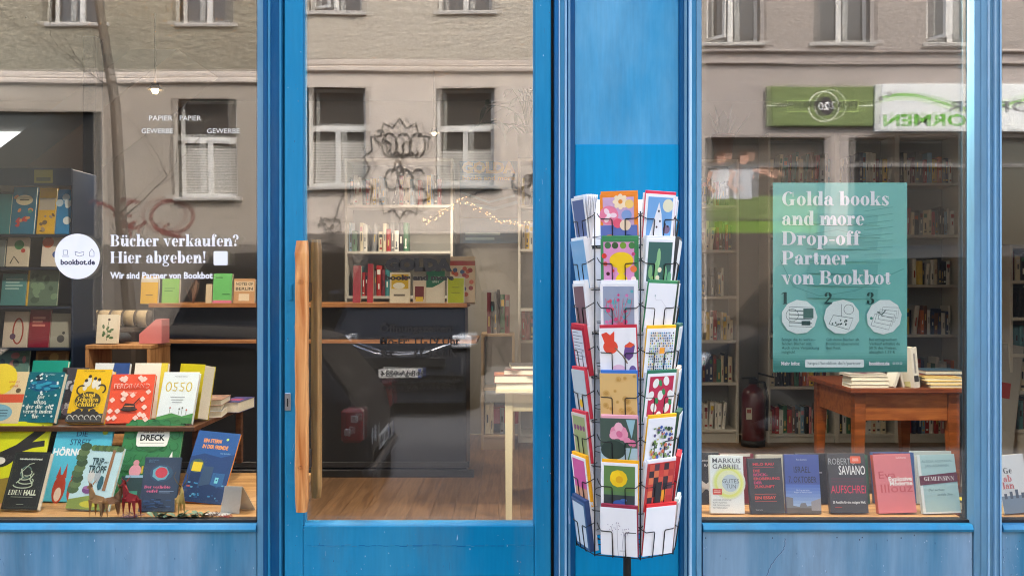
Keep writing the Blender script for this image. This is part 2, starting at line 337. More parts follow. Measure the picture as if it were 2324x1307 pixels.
# ================================================================== the setting: pavement, street, shop floor
def struct(mb, name): return tag(mb.build(name), kind='structure')
PAVE = M((122, 119, 114), .9, bump=.5, bscale=60, var=.25, vscale=3)
g = MB(); g.box(-40, 40, -2.4, .2, -.3, 0, PAVE); struct(g, 'pavement')
g = MB(); g.box(-40, 40, -9.6, -2.6, -.4, -.12, M((82, 82, 84), .85, bump=.6, bscale=140, var=.25, vscale=4)); struct(g, 'road')
g = MB(); g.bbox(-40, 40, -2.6, -2.4, -.4, .004, M((160, 156, 150), .85, bump=.3, bscale=80), .02); g.bbox(-40, 40, -9.8, -9.6, -.4, .004, M((160, 156, 150), .85, bump=.3, bscale=80), .02); struct(g, 'kerb')
g = MB(); g.box(-40, 40, -13.2, -9.8, -.4, 0, PAVE); struct(g, 'far_pavement')
# plank floor of the shop
g = MB()
fl = [wood((104, 76, 54), (130, 98, 70), 5, (8, .5, 1), .42), wood((98, 72, 50), (122, 92, 66), 5, (8, .5, 1), .42), wood((110, 82, 58), (136, 104, 76), 5, (8, .5, 1), .42)]
for i in range(80):
    x = -5.2 + i * .125
    g.box(x, x + .1235, .06, 4.7, FLOOR - .06, FLOOR, fl[random.randrange(3)])
struct(g, 'shop_floor')

# ================================================================== the shop front
VIV = paint('blue_gloss_paint', (0, 126, 176), (58, 146, 186), .38, .72, .38, 2.2, 3, grime=.4, spec=.12)
FAD = paint('blue_faded_paint', (10, 122, 168), (84, 152, 190), .32, .7, .42, 2.5, 9, grime=.4)
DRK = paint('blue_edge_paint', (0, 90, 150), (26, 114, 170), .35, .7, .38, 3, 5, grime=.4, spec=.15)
PAN = paint('blue_panel_paint', (14, 140, 190), (102, 170, 208), .36, .6, .4, 2.0, 1, (1, 1, .35), .25, .12)
NEW = paint('blue_fresh_paint', (0, 140, 194), (10, 150, 202), .3, .8, .42, 2, 2, grime=.2, spec=.12)
RDG = paint('blue_highlight_paint', (110, 168, 204), (184, 210, 228), .3, .7, .4, 2.5, 4)  # paler blue for the ridges: moulding highlights put into the paint colour
RIS = paint('blue_riser_paint', (62, 126, 160), (132, 164, 190), .36, .62, .5, 2.0, 13, (2.0, 1, .22), .55)
STUC = M((196, 188, 176), .9, bump=.6, bscale=30, var=.12, vscale=3)
front = empty('bookshop', (0, 0, 0), label='blue painted wooden bookshop front with two big display windows and a glazed door', cat='shop')
def profile(mb, pts, z0, z1, m, back=.07):
    L = [(X(px), y) for px, y in pts]; loop = [(x, y, z0) for x, y in L] + [(L[-1][0], back, z0), (L[0][0], back, z0)]
    return mb.prism(loop, (0, 0, z1 - z0), m)
TOP = 3.05
def post(pts, name='post', mats=None):
    g = MB(); profile(g, pts, 0, TOP, FAD)
    if mats:                                                     # deeper and paler blues put the moulding's shading into the paint
        pass
    return g.build(name, front)
def post2(segs):
    """a moulded post: list of (points, paint)"""
    g = MB()
    for pts, m in segs: profile(g, pts, 0, TOP, m)
    return g.build('post', front)
post2([([(-200, .03), (-197, -.02), (-170, -.03), (-150, -.045), (-140, .03)], FAD)])
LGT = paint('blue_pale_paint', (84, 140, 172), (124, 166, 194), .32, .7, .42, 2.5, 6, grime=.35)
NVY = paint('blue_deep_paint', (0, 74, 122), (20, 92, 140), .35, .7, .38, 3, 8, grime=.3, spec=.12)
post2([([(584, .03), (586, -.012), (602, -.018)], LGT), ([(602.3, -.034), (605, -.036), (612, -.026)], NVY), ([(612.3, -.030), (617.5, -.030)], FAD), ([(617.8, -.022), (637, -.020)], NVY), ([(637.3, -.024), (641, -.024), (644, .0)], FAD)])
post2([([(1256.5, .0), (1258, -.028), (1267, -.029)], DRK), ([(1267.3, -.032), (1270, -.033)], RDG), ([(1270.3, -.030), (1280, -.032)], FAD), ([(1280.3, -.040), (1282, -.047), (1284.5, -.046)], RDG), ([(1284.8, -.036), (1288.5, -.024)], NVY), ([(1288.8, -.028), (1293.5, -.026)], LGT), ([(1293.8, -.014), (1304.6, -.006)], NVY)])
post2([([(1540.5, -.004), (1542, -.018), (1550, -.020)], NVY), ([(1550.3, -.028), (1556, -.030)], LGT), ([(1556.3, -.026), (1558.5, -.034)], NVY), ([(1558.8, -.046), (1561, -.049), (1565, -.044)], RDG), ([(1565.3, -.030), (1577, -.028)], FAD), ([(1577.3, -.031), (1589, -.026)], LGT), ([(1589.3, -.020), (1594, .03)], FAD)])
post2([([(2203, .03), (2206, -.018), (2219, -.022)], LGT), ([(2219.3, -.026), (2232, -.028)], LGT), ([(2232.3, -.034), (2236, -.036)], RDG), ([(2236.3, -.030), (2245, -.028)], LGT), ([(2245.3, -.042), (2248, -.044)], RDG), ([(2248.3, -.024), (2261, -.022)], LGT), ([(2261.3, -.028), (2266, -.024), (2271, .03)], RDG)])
post2([([(2640, .03), (2643, -.02), (2680, -.03), (2700, -.045), (2710, .03)], FAD)])
# the recessed panel between door and right window, its lower part a fresher board
g = MB(); g.box(X(1305.2), X(1539.8), .002, .06, Z(328), TOP, PAN); g.build('panel', front)
g = MB(); g.bbox(X(1305.2), X(1539.8), -.006, .06, 0, Z(328.5), NEW, .002); g.build('panel', front)
# risers under the windows with a nosed sill rail
def chips(mb, a, b, z0, z1, y, n, seed, edge=.3):
    """small chips and scrapes in the paint, most of them towards the edges"""
    r_ = random.Random(seed); s = Sheet(mb, (0, y, 0), (1, 0, 0), (0, 0, 1), (0, -1, 0), .00001, .00015)
    for _ in range(n):
        u = (a + r_.uniform(0, .012) if r_.random() < .5 else b - r_.uniform(0, .012)) if r_.random() < edge else r_.uniform(a + .004, b - .004); v = r_.uniform(z0 + .01, z1 - .01); c = r_.choice([(166, 192, 216), (186, 204, 222), (60, 92, 124), (44, 74, 108), (120, 130, 138)])
        w_, h_ = r_.uniform(.0005, .002), r_.uniform(.0008, .006)
        u = min(max(u, a + .0025), b - .0025); s.poly([(u + w_ * r_.uniform(.5, 1) * math.cos(k * 1.047), v + h_ * r_.uniform(.5, 1) * math.sin(k * 1.047)) for k in range(6)], c)
    for _ in range(n // 6):
        u, v = r_.uniform(a + .01, b - .02), r_.uniform(z0 + .02, z1 - .02); s.line([(u, v), (u + r_.uniform(-.006, .008), v - r_.uniform(.005, .03))], .0007, r_.choice([(150, 178, 206), (50, 84, 118)]))
for (a, b) in ((-140, 584), (1594, 2203), (2271, 2640)):
    g = MB(); g.box(X(a), X(b), -.012, .07, 0, SILL - .03, RIS)
    if a == 1594:                                                # the crack in the paint
        s = Sheet(g, (0, -.012, 0), (1, 0, 0), (0, 0, 1), (0, -1, 0)); rj = random.Random(3); L = [(1736, 1310), (1742, 1294), (1748, 1280), (1757, 1266), (1768, 1254), (1777, 1243), (1780, 1228), (1779, 1216)]; Q = []
        for (u0, v0), (u1, v1) in zip(L, L[1:]): Q += [(X(u0 + (u1 - u0) * k / 4 + rj.uniform(-1.2, 1.2)), Z(v0 + (v1 - v0) * k / 4)) for k in range(4)]
        s.line(Q, .0026, (40, 78, 116)); s.line([(u + .002, v) for u, v in Q], .0012, (150, 170, 192))
        for px_, py_ in ((1751, 1218), (1897, 1217), (1954, 1217), (1986, 1200), (2042, 1218), (1948, 1222), (2072, 1212), (1600, 1218)): s.disc(X(px_), Z(py_), .0022, (44, 60, 84), .003, 7)
        for _ in range(14): s.disc(X(rj.uniform(1600, 2190)), Z(rj.uniform(1200, 1305)), rj.uniform(.0006, .0016), (150, 172, 198), n=6)
    chips(g, X(max(a, -20)), X(min(b, 2324)), .5, SILL - .035, -.012, 60, int(a) + 200, .15); g.build('riser', front)
    g = MB(); g.prism([(X(a), -.012, SILL - .03), (X(a), -.022, SILL - .028), (X(a), -.026, SILL - .018), (X(a), -.016, SILL - .004), (X(a), .0, SILL - .002), (X(a), .07, SILL - .002), (X(a), .07, SILL - .03)], (X(b) - X(a), 0, 0), FAD); g.build('sill_rail', front)
# head, fascia and the house above
g = MB(); g.bbox(X(-200), X(2710), -.05, .12, TOP, TOP + .28, FAD, .01); g.bbox(X(-200), X(2710), -.09, .12, TOP + .281, TOP + .9, VIV, .01); g.build('fascia', front)
g = MB(); g.box(-14, 14, -.02, .2, TOP + .901, 9, STUC); g.box(-14, X(-200) - .001, -.02, .2, 0, TOP + .9, STUC); g.box(X(2710) + .001, 14, -.02, .2, 0, TOP + .9, STUC); g.build('wall', front)
# inside walls and ceiling
WHT = M((152, 147, 140), .9, bump=.1, bscale=40, var=.04, vscale=2)
g = MB(); g.box(-5.4, 5.2, 4.72, 4.9, FLOOR, 3.3, WHT); g.box(-5.4, -5.25, .2, 4.72, FLOOR, 3.3, WHT); g.box(4.75, 4.9, .2, 4.72, FLOOR, 3.3, WHT); g.build('inner_wall', front)
g = MB(); g.box(-5.4, 4.9, .2, 4.9, 3.32, 3.45, WHT); g.build('ceiling', front)
g = MB(); g.box(X(-200), X(648), .072, .2, 0, SILL - .04, WHT); g.box(X(1250), X(2710), .072, .2, 0, SILL - .04, WHT); g.build('inner_wall', front)
# step under the door
g = MB(); g.bbox(X(646), X(1254), -.10, .05, 0, FLOOR - .012, M((140, 136, 130), .85, bump=.4, bscale=60, var=.2), .01); g.build('doorstep', front)

# glass: two sheets per opening; the sheets lean a fraction of a degree as old panes do
GL = glass_mat('outer_glass', .062, (.995, 1, .995), .0009, 1.1)
GI = glass_mat('inner_glass', .036, (.995, 1, .995), .0012, 1.4)
def pane(parent, x0, x1, z0, z1, y, lean, turn, m, name):
    w_, h_ = (x1 - x0) / 2, (z1 - z0) / 2
    g = MB(); g.box(-w_, w_, -.003, .003, -h_, h_, m)
    return g.build(name, parent, ((x0 + x1) / 2, y, (z0 + z1) / 2), (R(lean), 0, R(turn)))
BLK = M((26, 26, 28), .6)
def window(px0, px1, turn):
    wn = MB()
    # dark rebate round the glass
    x0, x1 = X(px0), X(px1)
    for (a, b, c, d) in ((x0 - .03, x0 + .004, SILL, TOP), (x1 - .004, x1 + .03, SILL, TOP)): wn.box(a, b, .032, .06, c, d, BLK)
    wn.box(x0, x1, .012, .06, SILL - .001, SILL + .008, BLK)
    o = wn.build('window', front)
    pane(o, x0 - .02, x1 + .02, SILL + .004, TOP - .002, .016, .34, 0, GL, 'pane')
    pane(o, x0 - .02, x1 + .02, SILL + .004, TOP - .002, .048, .42, turn, GI, 'inner_pane')
    return o
win_l = window(-140, 579, .30); win_r = window(1594, 2203, -.26); win_f = window(2271, 2640, .2)
# the dark gaps round the door leaf
for a_, b_ in ((642, 650), (1249, 1258)): g = MB(); g.box(X(a_), X(b_), .036, .06, FLOOR, TOP, BLK); g.build('door_rebate', front)
# the door
door = MB()
def stile(a, b): door.bbox(X(a), X(b), -.022, .035, FLOOR + .005, TOP - .004, VIV, .004)
stile(648.5, 690); stile(1213, 1250)
door.bbox(X(690.2), X(1212.8), -.0205, .035, FLOOR + .005, Z(1189), VIV, .004)
door.bbox(X(690.2), X(1212.8), -.0205, .035, TOP - .12, TOP - .004, VIV, .004)
for a, b, m in ((690.2, 693.5, FAD), (1209.5, 1212.8, FAD)): door.box(X(a), X(b), -.014, .03, Z(1189) + .001, TOP - .122, m)
door.prism([(X(693.6), -.019, Z(1189)), (X(693.6), -.012, Z(1185)), (X(693.6), .03, Z(1184)), (X(693.6), .03, Z(1189))], (X(1209.4) - X(693.6), 0, 0), FAD)
rnd = random.Random(4); px = 700.
while px < 1206:                                                 # the cracked paint along the joint of the bottom rail
    L = rnd.uniform(6, 22); y_ = 1234 + rnd.uniform(-1.5, 2.5)
    door.box(X(px), X(px + L), -.0212, -.0195, Z(y_), Z(y_ - rnd.uniform(.6, 1.6)), DRK if rnd.random() < .75 else FAD); px += L + rnd.uniform(0, 5)
chips(door, X(648.5), X(690), FLOOR + .2, 2.9, -.022, 34, 5); chips(door, X(1213), X(1250), FLOOR + .2, 2.9, -.022, 30, 6); chips(door, X(691), X(1212), FLOOR + .15, Z(1192), -.0205, 50, 7, .1)
door = door.build('door', front)
pane(door, X(692), X(1211), Z(1187), TOP - .11, .004, .75, 0, GL, 'pane')
pane(door, X(692), X(1211), Z(1187), TOP - .11, .026, .82, -.22, GI, 'inner_pane')
HW = wood((184, 104, 44), (234, 168, 102), 4, (6, 6, .45), .42, 5, .15)
HI = wood((120, 92, 56), (176, 140, 92), 7, (5, 5, .35), .5)
DM = M((60, 62, 66), .45, .6)
def bar(px0, px1, py0, py1, y0, y1, m, bev, wob):
    """hand-rubbed square bar with softened, slightly wandering edges"""
    g = MB(); n = 22; v = []; rw = random.Random(int(px0))
    for i in range(n + 1):
        z = Z(py1, y0) + (Z(py0, y0) - Z(py1, y0)) * i / n
        j = [rw.uniform(-wob, wob) for _ in range(4)]; e = .003 if i in (0, n) else 0
        a, b, c, d = X(px0, y0) + j[0] + e, X(px1, y0) + j[1] - e, y0 + j[2] * .5 + e, y1 - e
        v += [(a + bev, c, z), (b - bev, c, z), (b, c + bev, z), (b, d - bev, z), (b - bev, d, z), (a + bev, d, z), (a, d - bev, z), (a, c + bev, z)]
    f = [(i * 8 + k, i * 8 + (k + 1) % 8, (i + 1) * 8 + (k + 1) % 8, (i + 1) * 8 + k) for i in range(n) for k in range(8)] + [tuple(range(8))[::-1], tuple(range(n * 8, n * 8 + 8))]
    return g.add(v, f, m)
h = bar(668.5, 697, 546, 1163, -.105, -.066, HW, .007, .0016).build('handle', door)
h['label'] = 'long orange wooden door pull'
for py in (640, 1060):
    g = MB(); g.lathe([(0, -.004), (.006, -.003), (.0075, .0), (.0075, .002)], M((120, 120, 122), .35, .9), n=10); g.build('bolt', h, (X(682, -.1), -.105, Z(py, -.1)), (R(90), 0, 0))
for py in (662, 1040): g = MB(); g.box(X(680), X(690), -.067, -.0222, Z(py + 22), Z(py - 22), DM); g.build('bracket', h)
h2 = bar(704, 728, 543, 1131, .085, .118, HI, .012, .0008).build('inner_handle', door); h2['label'] = 'rounded inner door pull behind the glass'
for py in (662, 1040): g = MB(); g.box(X(690, .06), X(705, .06), .0362, .086, Z(py + 20, .06), Z(py - 20, .06), DM); g.build('bracket', h2)
g = MB(); g.bbox(X(649.5), X(663.5), -.027, -.0222, Z(930), Z(890), M((190, 192, 198), .3, .9), .002)
g.box(X(655), X(658), -.0282, -.027, Z(920), Z(902), BLK)
g.build('lock_plate', door)
g = MB(); g.bbox(X(660, 0), X(667), -.026, -.0222, Z(682), Z(645), VIV, .002); g.build('hinge_leaf', door)

# ================================================================== the street opposite: two house fronts, seen mirrored in the glass
FY = -13.0; DR = DIST - FY; SR = DR / (PPM * DIST)
def RX(px): return (px - 1162) * SR
def RZ(py, hz=627): return EYE + (hz - py) * SR
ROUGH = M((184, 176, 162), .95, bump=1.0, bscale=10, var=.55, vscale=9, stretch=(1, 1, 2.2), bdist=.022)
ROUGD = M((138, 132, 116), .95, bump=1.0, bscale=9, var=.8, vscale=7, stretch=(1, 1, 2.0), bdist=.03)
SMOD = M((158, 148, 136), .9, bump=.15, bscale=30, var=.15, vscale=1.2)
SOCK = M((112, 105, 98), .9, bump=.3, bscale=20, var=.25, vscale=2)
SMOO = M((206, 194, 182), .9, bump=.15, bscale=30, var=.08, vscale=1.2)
ROUG2 = M((158, 149, 142), .95, bump=.9, bscale=11, var=.4, vscale=8, stretch=(1, 1, 2.2), bdist=.02)
SMO2 = M((168, 158, 152), .9, bump=.12, bscale=30, var=.07, vscale=1.1)
WF = M((232, 230, 224), .5); SILLM = M((186, 182, 176), .8)
def wall_holes(mb, x0, x1, z0, z1, holes, y, dep, m):
    xs = sorted({x0, x1} | {min(max(v, x0), x1) for h in holes for v in (h[0], h[1])}); zs = sorted({z0, z1} | {min(max(v, z0), z1) for h in holes for v in (h[2], h[3])})
    for a, b in zip(xs, xs[1:]):
        for c, d in zip(zs, zs[1:]):
            mx, mz = (a + b) / 2, (c + d) / 2
            if any(h[0] < mx < h[1] and h[2] < mz < h[3] for h in holes): continue
            mb.poly([(b, y, c), (a, y, c), (a, y, d), (b, y, d)], m)
    for h in holes:
        if h[2] < z0 - .01 or h[3] > z1 + .01: continue
        a, b, c, d = h[:4]; q = y - dep
        mb.poly([(a, y, c), (a, q, c), (a, q, d), (a, y, d)], m); mb.poly([(b, y, c), (b, y, d), (b, q, d), (b, q, c)], m)
        mb.poly([(a, y, d), (a, q, d), (b, q, d), (b, y, d)], m); mb.poly([(a, y, c), (b, y, c), (b, q, c), (a, q, c)], m)
DKG = M((66, 64, 62), .08, spec=.8, var=.2, vscale=2)
BLIND = M((196, 192, 184), .7)
def house_window(parent, x, z0, z1, wd, transom=None, blind=None, open_=0):
    g = MB(); a, b = x - wd / 2, x + wd / 2; q = FY - .16; t = .06
    for (p0, p1, r0, r1) in ((a, a + t, z0, z1), (b - t, b, z0, z1), (a + t, b - t, z0, z0 + t), (a + t, b - t, z1 - t, z1)): g.box(p0, p1, q - .06, q, r0, r1, WF)
    if transom: g.box(a + t, b - t, q - .055, q + .012, transom - .05, transom + .05, WF)
    g.box(x - .045, x + .045, q - .056, q + .01, z0 + t, (transom - .05) if transom else z1 - t, WF)
    o = g.build('window', parent)
    g = MB(); g.box(a + t, b - t, q - .045, q - .035, z0 + t, z1 - t, DKG); g.build('pane', o)
    if blind:
        g = MB(); zz = blind
        while zz > z0 + t: g.box(a + t, b - t, q - .032, q - .022, zz - .035, zz, BLIND); zz -= .045
        g.build('blind', o)
    if open_:
        g = MB(); T = Matrix.Translation((a + t, q, 0)) @ Matrix.Rotation(R(open_), 4, 'Z')
        for (p0, p1, r0, r1) in ((0, .05, z0 + t, z1 - t), (wd / 2 - .1, wd / 2 - .05, z0 + t, z1 - t), (.05, wd / 2 - .1, z0 + t, z0 + t + .05), (.05, wd / 2 - .1, z1 - t - .05, z1 - t)): g.box(p0, p1, 0, .04, r0, r1, WF, T)
        g.build('casement', o)
    g = MB(); g.bbox(a - .08, b + .08, FY - .15, FY + .09, z0 - .07, z0 - .002, SILLM, .01); g.build('window_sill', o)
    return o
SPLIT = 3.2
hl = empty('apartment_house', (-6, FY, 0), label='beige rough-plastered apartment house across the street with graffiti on its smooth ground floor', cat='house')
hr = empty('apartment_house', (9, FY, 0), label='greyish pink apartment house across the street with a green fitness studio on its ground floor', cat='house')
for o_ in (hl, hr): o_.location = (0, 0, 0)
LEDGE = 5.02
cols_l = [-.8 - 2.2 * k for k in range(-1, 7)]
holes = [(x - .5, x + .5, 3.1, 4.76) for x in cols_l if x > -7] + [(-12, -7.02, .5, 4.55)] + [(x - .46, x + .46, 6.05, 7.9) for x in cols_l] + [(x - .46, x + .46, 9.2, 11.) for x in cols_l]
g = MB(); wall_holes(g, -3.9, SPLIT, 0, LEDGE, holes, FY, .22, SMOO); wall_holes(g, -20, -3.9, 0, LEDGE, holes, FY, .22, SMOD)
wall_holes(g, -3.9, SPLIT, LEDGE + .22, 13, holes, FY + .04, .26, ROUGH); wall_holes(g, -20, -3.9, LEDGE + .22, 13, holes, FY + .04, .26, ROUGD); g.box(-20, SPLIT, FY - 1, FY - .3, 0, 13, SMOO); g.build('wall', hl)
g = MB(); g.bbox(-7.0, SPLIT - .02, FY - .05, FY + .012, 0, 2.3, SOCK, .006); g.build('plinth', hl)
g = MB(); g.bbox(-20, SPLIT, FY - .05, FY + .06, LEDGE, LEDGE + .10, SMOO, .02); g.bbox(-20, SPLIT, FY - .05, FY + .045, LEDGE + .101, LEDGE + .22, SMOO, .02); g.build('ledge', hl)
for i, x in enumerate(cols_l):
    if x > -7: house_window(hl, x, 3.1, 4.76, 1.0, 4.08, (3.95, 3.7, 3.85)[i % 3])
    house_window(hl, x, 6.05, 7.9, .92, None, None, (0, 0, 35)[i % 3]); house_window(hl, x, 9.2, 11., .92)
cols_r = [3.75, 5.62, 7.55, 9.5, 11.4, 13.3]
SH = RZ(307)
holes = [(3.3, 5.35, .7, SH), (5.75, 8.0, .7, SH), (8.3, 10.6, .7, SH)] + [(x - .48, x + .48, 5.72, 7.6) for x in cols_r] + [(x - .48, x + .48, 8.9, 10.7) for x in cols_r]
LEDR = RZ(116)
g = MB(); wall_holes(g, SPLIT, 20, 0, LEDR, holes, FY, .22, SMO2); wall_holes(g, SPLIT, 20, LEDR, 13, holes, FY + .03, .25, ROUG2); g.box(SPLIT, 20, FY - 1, FY - .3, 0, 13, SMO2); g.build('wall', hr)
g = MB(); g.bbox(SPLIT, 20, FY - .05, FY + .07, LEDR, LEDR + .05, SMO2, .015); g.bbox(SPLIT, 20, FY - .05, FY + .06, LEDR - .2, LEDR - .16, SMO2, .01); g.build('ledge', hr)
for i, x in enumerate(cols_r): house_window(hr, x, 5.72, 7.6, .96, None, None, (50, 0, 60)[i % 3]); house_window(hr, x, 8.9, 10.7, .96)
SHG = M((52, 50, 48), .12, spec=.7)
g = MB(); [g.bbox(a_, b_, FY - .05, FY + .012, c_, 2.3 if c_ == 0 else 2.3, SOCK, .004) for a_, b_, c_ in ((SPLIT + .02, 3.28, 0), (5.37, 5.73, 0), (8.02, 8.28, 0), (10.62, 16, 0))]; g.build('plinth', hr)
g = MB(); [g.box(a_, b_, FY - .2, FY - .13, .5, 4.55, M((58, 60, 64), .5)) for a_, b_ in ((-12, -11.92), (-9.64, -9.56), (-7.10, -7.02))]; g.box(-11.92, -9.641, FY - .2, FY - .131, 3.75, 3.83, M((58, 60, 64), .5)); o = g.build('shop_window', hl); g = MB(); g.box(-12, -7.02, FY - .22, FY - .205, .5, 4.55, SHG); g.build('pane', o)
GRN = (112, 128, 76)
for (a, b) in ((3.3, 5.35), (5.75, 8.0), (8.3, 10.6)):
    g = MB(); q = FY - .14
    for (p0, p1, r0, r1) in ((a, a + .06, .7, SH), (b - .06, b, .7, SH), (a + .06, b - .06, .7, .78), (a + .06, b - .06, SH - .08, SH), (a + .06, b - .06, 3.62, 3.68)): g.box(p0, p1, q - .06, q, r0, r1, M((120, 118, 116), .5))
    o = g.build('shop_window', hr); g = MB(); g.box(a + .06, b - .06, q - .045, q - .035, .78, SH - .08, SHG); g.build('pane', o)
# green film strip and the studio picture of two people with arms stretched out, flat on the shop window
sw = MB(); sw.box(3.36, 5.29, FY - .172, FY - .168, 1.0, SH - .09, M((86, 78, 70), .5))
sh = Sheet(sw, (5.29, FY - .168, 0), (-1, 0, 0), (0, 0, 1), (0, 1, 0), .0006, .0006)
sh.rect(0, RZ(488), 1.93, RZ(436), GRN); sh.rect(0, RZ(520), 1.93, RZ(492), (110, 140, 56))
for k, (px, skin, shirt) in enumerate(((1640, (196, 150, 128), (214, 214, 216)), (1692, (206, 160, 138), (190, 192, 196)))):
    u = 5.29 - RX(px); z = RZ(360)
    sh.poly([(u - .16, z - .62), (u + .16, z - .62), (u + .15, z - .3), (u + .19, z - .13), (u + .06, z - .07), (u - .06, z - .07), (u - .19, z - .13), (u - .15, z - .3)], shirt)
    sh.line([(u - .16, z - .12), (u - .34, z - .16), (u - .52, z - .24), (u - .58, z - .25)], .075, skin)
    sh.line([(u + .16, z - .14), (u + .24, z - .36), (u + .1, z - .5)], .075, skin)
    sh.rect(u - .045, z - .1, u + .045, z, skin); sh.disc(u, z + .07, .085, skin, .11); sh.disc(u, z + .115, .092, (92, 64, 48), .08, a0=0, a1=180); sh.disc(u + .09, z + .05, .03, (92, 64, 48), .09)
tag(sw.build('window_poster'), 'dark studio poster of two exercising people in pale shirts above a green band', 'poster')
# the two studio signs
sg = MB(); x0, x1, z0, z1 = RX(1735), RX(1976), RZ(284), RZ(194)
sg.bbox(x0, x1, FY + .02, FY + .10, z0, z1, M(GRN, .45), .01); s_ = Sheet(sg, (x1, FY + .10, z0), (-1, 0, 0), (0, 0, 1), (0, 1, 0), .0004, .0006); W_, H_ = x1 - x0, z1 - z0
s_.rect(0, H_ * .5, W_, H_ * .53, (226, 232, 206)); s_.rect(.25, H_ * .36, W_ - .35, H_ * .66, (170, 196, 110)); s_.rect(.27, H_ * .38, W_ - .37, H_ * .64, GRN)
s_.disc(W_ * .46, H_ * .5, .27, (226, 232, 206)); s_.disc(W_ * .46, H_ * .5, .245, GRN); s_.disc(W_ * .46, H_ * .5, .17, (52, 46, 50)); s_.text('20', W_ * .46, H_ * .5 - .06, .13, (232, 232, 232), bold=.03)
s_.text('Fit in', W_ * .24, H_ * .48, .11, (58, 66, 44), bold=.02); s_.text('Min. pro Woche', W_ * .745, H_ * .48, .10, (58, 66, 44), width=.62, bold=.02)
tag(sg.build('shop_sign'), 'green sign across the street with a dark round emblem reading 20', 'sign')
sg = MB(); x0, x1, z0, z1 = RX(1978), RX(2480), RZ(297), RZ(190)
sg.bbox(x0, x1, FY + .02, FY + .13, z0, z1, M((226, 228, 226), .4), .01); s_ = Sheet(sg, (x1, FY + .13, z0), (-1, 0, 0), (0, 0, 1), (0, 1, 0), .0004, .0006); W_, H_ = x1 - x0, z1 - z0
s_.rect(0, 0, W_ - RX(2210) + x0, H_, (186, 214, 150)) if False else None
for dv, c in ((0, (130, 190, 90)), (-.06, (206, 226, 190))): s_.line([(W_ * .1 + i * W_ * .08, H_ * .62 + dv + .13 * math.sin(i * .75 + .6)) for i in range(12)], .05, c)
s_.text('KÖRPER', W_ - (RX(2330) - x0) + .55, H_ * .42, .17, (104, 104, 108), width=1.75, bold=.02); s_.text('FORMEN', W_ - .95, H_ * .12, .19, (104, 176, 60), width=1.6, bold=.03)
s_.disc(W_ - .25, H_ * .8, .05, (150, 152, 150)); s_.disc(W_ - .1, H_ * .7, .04, (150, 152, 150))
tag(sg.build('shop_sign'), 'white sign across the street with a green wave and the words KÖRPER FORMEN', 'sign')
# graffiti sprayed on the ground floor
gr = MB(); sh = Sheet(gr, (0, FY + .013, 0), (1, 0, 0), (0, 0, 1), (0, 1, 0), .0006, .001); rg = random.Random(11)
INK = (62, 54, 50)
def scrawl(cx, cz, wd, ht, n, seed, c=INK, t=.03):
    r_ = random.Random(seed)
    for _ in range(n):
        x, z, a = cx + r_.uniform(-wd, wd), cz + r_.uniform(-ht, ht), r_.uniform(0, 6.28); pts = []
        for i in range(12): pts.append((x, z)); a += r_.uniform(-.9, 1.1); x += math.cos(a) * wd * .16; z += math.sin(a) * ht * .2
        sh.line(pts, t, c)
def star_tag(cx, cz, r):
    pts = []
    for i in range(29): a = i * 2 * math.pi / 28; q = r * (1.0 if i % 2 else .82); pts.append((cx + q * .75 * math.cos(a), cz + q * math.sin(a)))
    sh.line(pts[2:26], .035, INK)
DH = 595
star_tag(RX(908), RZ(370, DH), .85)
for k in range(3): sh.ring(RX(885 + k * 32), RZ(318, DH), .13, .03, INK, rv=.2); sh.ring(RX(890 + k * 30), RZ(395, DH), .12, .03, INK, rv=.17, a0=30, a1=300)
scrawl(RX(915), RZ(350, DH), .3, .35, 6, 3); scrawl(RX(1180), RZ(408, DH), .35, .22, 7, 5); scrawl(RX(760), RZ(600, DH), .5, .5, 10, 8, (104, 98, 92)); scrawl(RX(1150), RZ(640, DH), .45, .6, 9, 9, (92, 86, 80))
tag(gr.build('graffiti', hl), None); gr = MB(); sh = Sheet(gr, (0, FY, 0), (1, 0, 0), (0, 0, 1), (0, 1, 0), .0006, .001)
for q in (0, 180): sh.ring(RX(390), RZ(485), .36, .07, (116, 66, 60), a0=q - 40, a1=q + 150, rv=.27)
sh.ring(RX(305), RZ(480), .22, .06, (116, 66, 60), a0=60, a1=330); scrawl(RX(350), RZ(505), .5, .2, 4, 21, (116, 66, 60), .05)
tag(gr.build('graffiti', hl), None); gr = None
# ================================================================== inside the shop: lamps, furniture
BULB = M((255, 214, 150), .4, emit=14)
def lamp(px, py, y, power, label, shade=(60, 58, 56), r=.11, bs=1., zc=3.31, bulb=BULB):
    x, z = X(px, y), Z(py, y)
    e = empty('pendant_lamp', (x, y, z), label=label, cat='lamp', group='lamps hanging in the shop')
    g = MB(); g.lathe([(.02, r * .9), (r * .5, r * .7), (r, 0), (r * .97, 0), (r * .48, r * .66), (.018, r * .86)], M(shade, .5)); g.build('lamp_shade', e)
    g = MB(); g.lathe([(0, -.035 * bs), (.022 * bs, -.028 * bs), (.032 * bs, 0), (.022 * bs, .035 * bs), (.012 * bs, .06 * bs)], bulb, n=12); g.build('bulb', e)
    g = MB(); g.tube([(0, 0, r * .85), (0, 0, zc - z)], .004, BLK, 5); g.build('cord', e)
    l = bpy.data.lights.new('lamp_light', 'SPOT'); l.energy = power; l.color = (1, .86, .68); l.shadow_soft_size = .05; l.spot_size = R(130); l.spot_blend = .6
    o = bpy.data.objects.new('lamp_light', l); col.objects.link(o); o.parent = e; o.location = (0, 0, -.05); return e
LP = 14
lamp(352, 205, 2.1, LP, 'small lit pendant lamp near the dark post in the left window', r=.045, bs=.62)
lamp(985, 303, 3.6, LP, 'small lit lamp hanging behind the door glass', r=.035, bs=.45)
